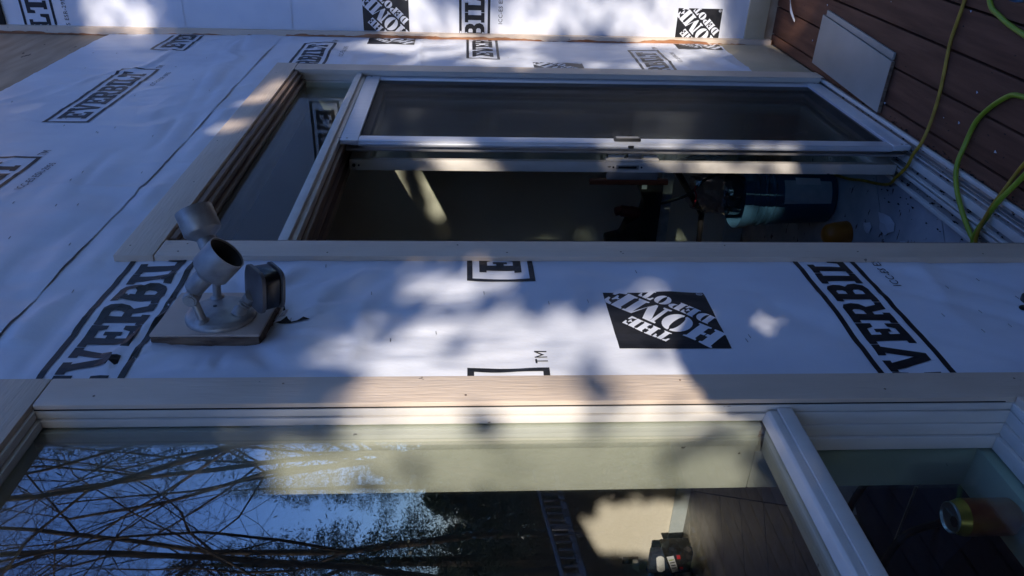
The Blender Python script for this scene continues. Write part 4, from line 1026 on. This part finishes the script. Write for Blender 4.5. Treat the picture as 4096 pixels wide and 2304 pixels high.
for (a, dist, H, Rr, seed, lab_) in ((49.2, 20.0, 10.0, 1.7, 21, 'broad dark conifer mirrored at the bottom edge of the large window'), (38.2, 15.0, 15.0, 2.2, 22, 'tall dark conifer mirrored close to the window head and casing'), (44.2, 34.0, 13.0, 2.0, 23, 'distant conifer mirrored between the bare trees in the window')):
    x, y = MIRROR(a, dist); conifer(x, y, -1.3, H, Rr, seed, lab_, 'conifers mirrored in the window', 420, .05)
far_ = random.Random(3)
for k in range(11):
    a_ = 33 + k * 2.4 + far_.uniform(-.5, .5); dist = far_.uniform(26, 36); x, y = MIRROR(a_, dist)
    conifer(x, y, -2.2, far_.choice((4.6, 5.2, 6.0, 7.5)), 2.3, 60 + k, 'low dark conifer of the far tree line mirrored at the horizon in the window', 'far tree line mirrored in the window', 260, .13)
# brush thicket and ivy ground cover beyond the deck
rl = np.random.default_rng(5)
nb_ = 2600
ba = rl.uniform(33, 58, nb_); bd_ = rl.uniform(7.5, 20, nb_)
bx_ = bd_ * np.cos(np.radians(ba)); by_ = -(bd_ * np.sin(np.radians(ba)) - .885)
S = []
for i in range(nb_):
    p = np.array([bx_[i], by_[i], -1.25]); dv = np.array([rl.normal() * .35, rl.normal() * .35, 1.0]); L = rl.uniform(.5, 1.0) * (2.3 if bd_[i] > 11 else 1.2)
    r0 = rl.uniform(.006, .014)
    for k in range(3):
        q = p + dv / np.linalg.norm(dv) * L / 3; S.append((*p, *q, r0 * (1 - .25 * k), r0 * (.75 - .25 * k))); p = q; dv = dv + rl.normal(size=3) * .35; dv[2] -= .12
V, F = frusta(np.array(S), 3)
tag(np_mesh('thicket', V, F, TWIG), 'tangled leafless brush mirrored low in the window', 'brush', kind='stuff')
n_ = 16000
ba = rl.uniform(30, 62, n_); bd_ = 5.5 + 16 * rl.random(n_) ** 1.3
P = np.stack([bd_ * np.cos(np.radians(ba)), -(bd_ * np.sin(np.radians(ba)) - .885), -1.12 + .5 * rl.random(n_) ** 2 + .35 * (vnoise(bd_ * .8, ba * .3, 7) + .3)], 1)
V, F = leaves(P, .07, rl, .6); tag(np_mesh('ivy_ground_cover', V, F, IVY), 'dark ivy ground cover mirrored in the window below the trees', 'ivy', kind='stuff')
n_ = 900
ba = rl.uniform(33, 58, n_); bd_ = rl.uniform(6, 18, n_)
P = np.stack([bd_ * np.cos(np.radians(ba)), -(bd_ * np.sin(np.radians(ba)) - .885), -.75 + .5 * rl.random(n_)], 1)
V, F = leaves(P, .045, rl, .7); tag(np_mesh('fallen_leaves', V, F, DEAD), 'pale dead leaves scattered in the mirrored undergrowth', 'leaves', kind='stuff')
# ladder lying on its side in the yard
la = thing('ladder', (8.9, -8.6, -1), 'grey metal ladder mirrored in the window, lying on its side', 'ladder')
A0, A1 = Vector((11.0, -9.40, .30)), Vector((6.3, -7.70, .20)); B0, B1 = Vector((11.0, -9.40, -.10)), Vector((6.3, -7.70, -.09))
MB().tube([A0, A1], .035, 6).build('side_rail', GREYW, la); MB().tube([B0, B1], .060, 6).build('side_rail', GREYW, la)
for k in range(21):
    f = (k + .5) / 21; p, q = A0.lerp(A1, f), B0.lerp(B1, f)
    MB().tube([p, q], .016 if k % 9 else .05, 6).build('rung', GREYW, la)
for f in (.05, .5, .95):
    q = B0.lerp(B1, f); MB().tube([q, Vector((q.x, q.y, -1.3))], .04, 6).build('support', GREYW, la)

# ---- evergreen trees left of the frame: gaps cut in the leaves place the sun patches on the wall
ca, sa_, te = math.cos(AZ), math.sin(AZ), math.tan(EL)
def lit(s, q):
    """gap map: s = sideways offset, q = height on the wall carried back along the sun ray"""
    def hole(cs, cq, rs, rq, p=3, soft=.35):
        d_ = ((np.abs(s - cs) / rs) ** p + (np.abs(q - cq) / rq) ** p) ** (1 / p)
        return np.clip((1 + soft - d_) / (2 * soft), 0, 1)
    mx_ = lambda *a: np.maximum.reduce(a)
    # twigs and leaf sprays crossing the gaps
    N = fbm(s * 5 + 3, q * 3.2, 121) + .35 * fbm(s * 14, q * 11, 122)
    St = np.abs(fbm((s + .45 * q) * 2.0 + 9, (q - 1.1 * s) * 7.0, 124, 2))
    big = hole(-2.64, 2.15, .52, 1.07, 3, .12) * np.clip((.36 - .24 * (np.abs(s + 2.3) < .22) - N) * 7, 0, 1)   # end wall and strip beside the door
    win = mx_(hole(-.75, 1.66, .20, .56, 3, .35), hole(-.95, 1.95, .08, .24, 2, .6)) * np.clip(.90 + St * 1.6, 0, 1)
    rev = hole(-.56, 1.78, .09, .54, 4, .2)
    sml = mx_(hole(-2.60, 4.20, .17, .24, 2, .5), hole(-2.50, .86, .13, .08, 2), hole(-1.52, 2.24, .10, .17), hole(-1.50, 1.22, .10, .26), hole(-1.60, 1.58, .07, .24),
              hole(-1.80, 2.83, .14, .075), hole(-1.90, 3.04, .16, .08), hole(-1.62, 3.0, .06, .10), hole(-1.62, 2.0, .05, .12) * .8)
    room = hole(.26, 1.78, .27, .56, 3, .25)                              # through the window to the far room wall
    return mx_(big * .965, win * .985, rev * .99, sml * .965, room)
DW = 5.2
rl = np.random.default_rng(77)
n_ = 360000
s_ = rl.uniform(-5.4, 1.6, n_); q_ = rl.uniform(-3.2, 5.6, n_) ; w_ = -DW + rl.normal(size=n_) * .32
top = 5.2 + .8 * fbm(s_ * 1.2, s_ * 0, 131)
keep = (rl.random(n_) > lit(s_, q_)) & (q_ < top)
s_, q_, w_ = s_[keep], q_[keep], w_[keep]
# q is measured at w = 0: height of the ray at the tree is q + DW * tan(el)
px = w_ * ca - s_ * sa_; py = w_ * sa_ + s_ * ca; pz = q_ - w_ * te
cent = np.array([-4.4, -3.25, -1.98, -1.2, -.35, 1.0])
own = np.abs(s_[:, None] - cent[None, :]).argmin(1)
for i, cs in enumerate(cent):
    x, y = -DW * ca - cs * sa_, -DW * sa_ + cs * ca
    t = thing('evergreen_shrub', (x, y, -1.1), 'tall evergreen shrub out of frame with gaps cut to dapple the wall with sun', 'shrub', 'evergreen shrubs shading the wall')
    MB().tube([(x, y, -1.2), (x + .1, y, .6), (x, y + .05, 2.4)], [.09, .07, .02], 7).build('trunk', BARK, t, smooth=True)
    mk = own == i
    V, F = leaves(np.stack([px[mk], py[mk], pz[mk]], 1), .050, rl, .6)
    np_mesh('crown', V, F, LEAF, t)
# bigger conifers further back close the shade above and beside the gaps
for (x, y, H, Rr, seed) in ((-5.0, -13.5, 16, 3.2, 42), (-1.5, -11, 14, 3.0, 43), (1.8, -13, 17, 3.4, 44), (4.6, -11, 14, 2.8, 45), (7.5, -18, 15, 3.0, 47), (1, -18, 16, 3.2, 51), (4.6, -16, 16, 3.0, 52), (-2, -20, 17, 3.4, 53), (16, -4.5, 15, 3.2, 48), (19, -8, 16, 3.2, 49)):
    conifer(x, y, -1.2, H, Rr, seed, 'tall conifer of the wood in front of the house, out of frame', 'conifers around the yard')

# added potted shrub: stands in for the camera holder's crisp shadow by the window
ps = thing('shadow_stand_in', (-.84, -1.675, 0), 'added potted shrub out of frame, standing in for the shadow of the person holding the camera', 'shrub')
MB().revolve((-.84, -1.675, .001), (0, 0, 1), [(0, .15), (.02, .16), (.32, .20), (.36, .215), (.40, .215), (.40, .19), (.34, .18)], 28).build('pot', BLOCK, ps, smooth=True)
MB().tube([(-.84, -1.675, .34), (-.82, -1.675, .9), (-.84, -1.665, 1.5)], [.028, .022, .014], 8).build('trunk', BARK, ps, smooth=True)
n_ = 26000
th = rl.uniform(0, 6.283, n_); zz_ = rl.uniform(.75, 1.93, n_); rr_ = np.sqrt(rl.random(n_))
wid = np.where(zz_ > 1.62, .175 * np.sqrt(np.clip(1 - ((zz_ - 1.70) / .235) ** 2, 0, 1)), .29 - .10 * np.clip((zz_ - 1.45) / .2, 0, 1))
qx = -.84 + wid * rr_ * np.cos(th); qy = -1.675 + wid * rr_ * np.sin(th)
ss = -qx * sa_ + qy * ca; qq = zz_ + (qx * ca + qy * sa_) * te
u_, v_ = (ss + .85) / .055, (qq - 1.272) / .065
gap = (np.abs(u_ - .3 * v_) + .8 * np.abs(v_) + 1.2 * vnoise(ss * 45, qq * 45, 141)) < .60  # opening cut in the crown to throw the small bright patch
gap |= (np.abs((qq - 1.36) - .5 * (ss + .93)) < .020 + .03 * vnoise(ss * 30, qq * 30, 143)) & (np.abs(ss + .93) < .08)
k_ = ~gap & (wid > 0)
V, F = leaves(np.stack([qx[k_], qy[k_], zz_[k_]], 1), .018, rl, .6)
np_mesh('crown', V, F, LEAF, ps)
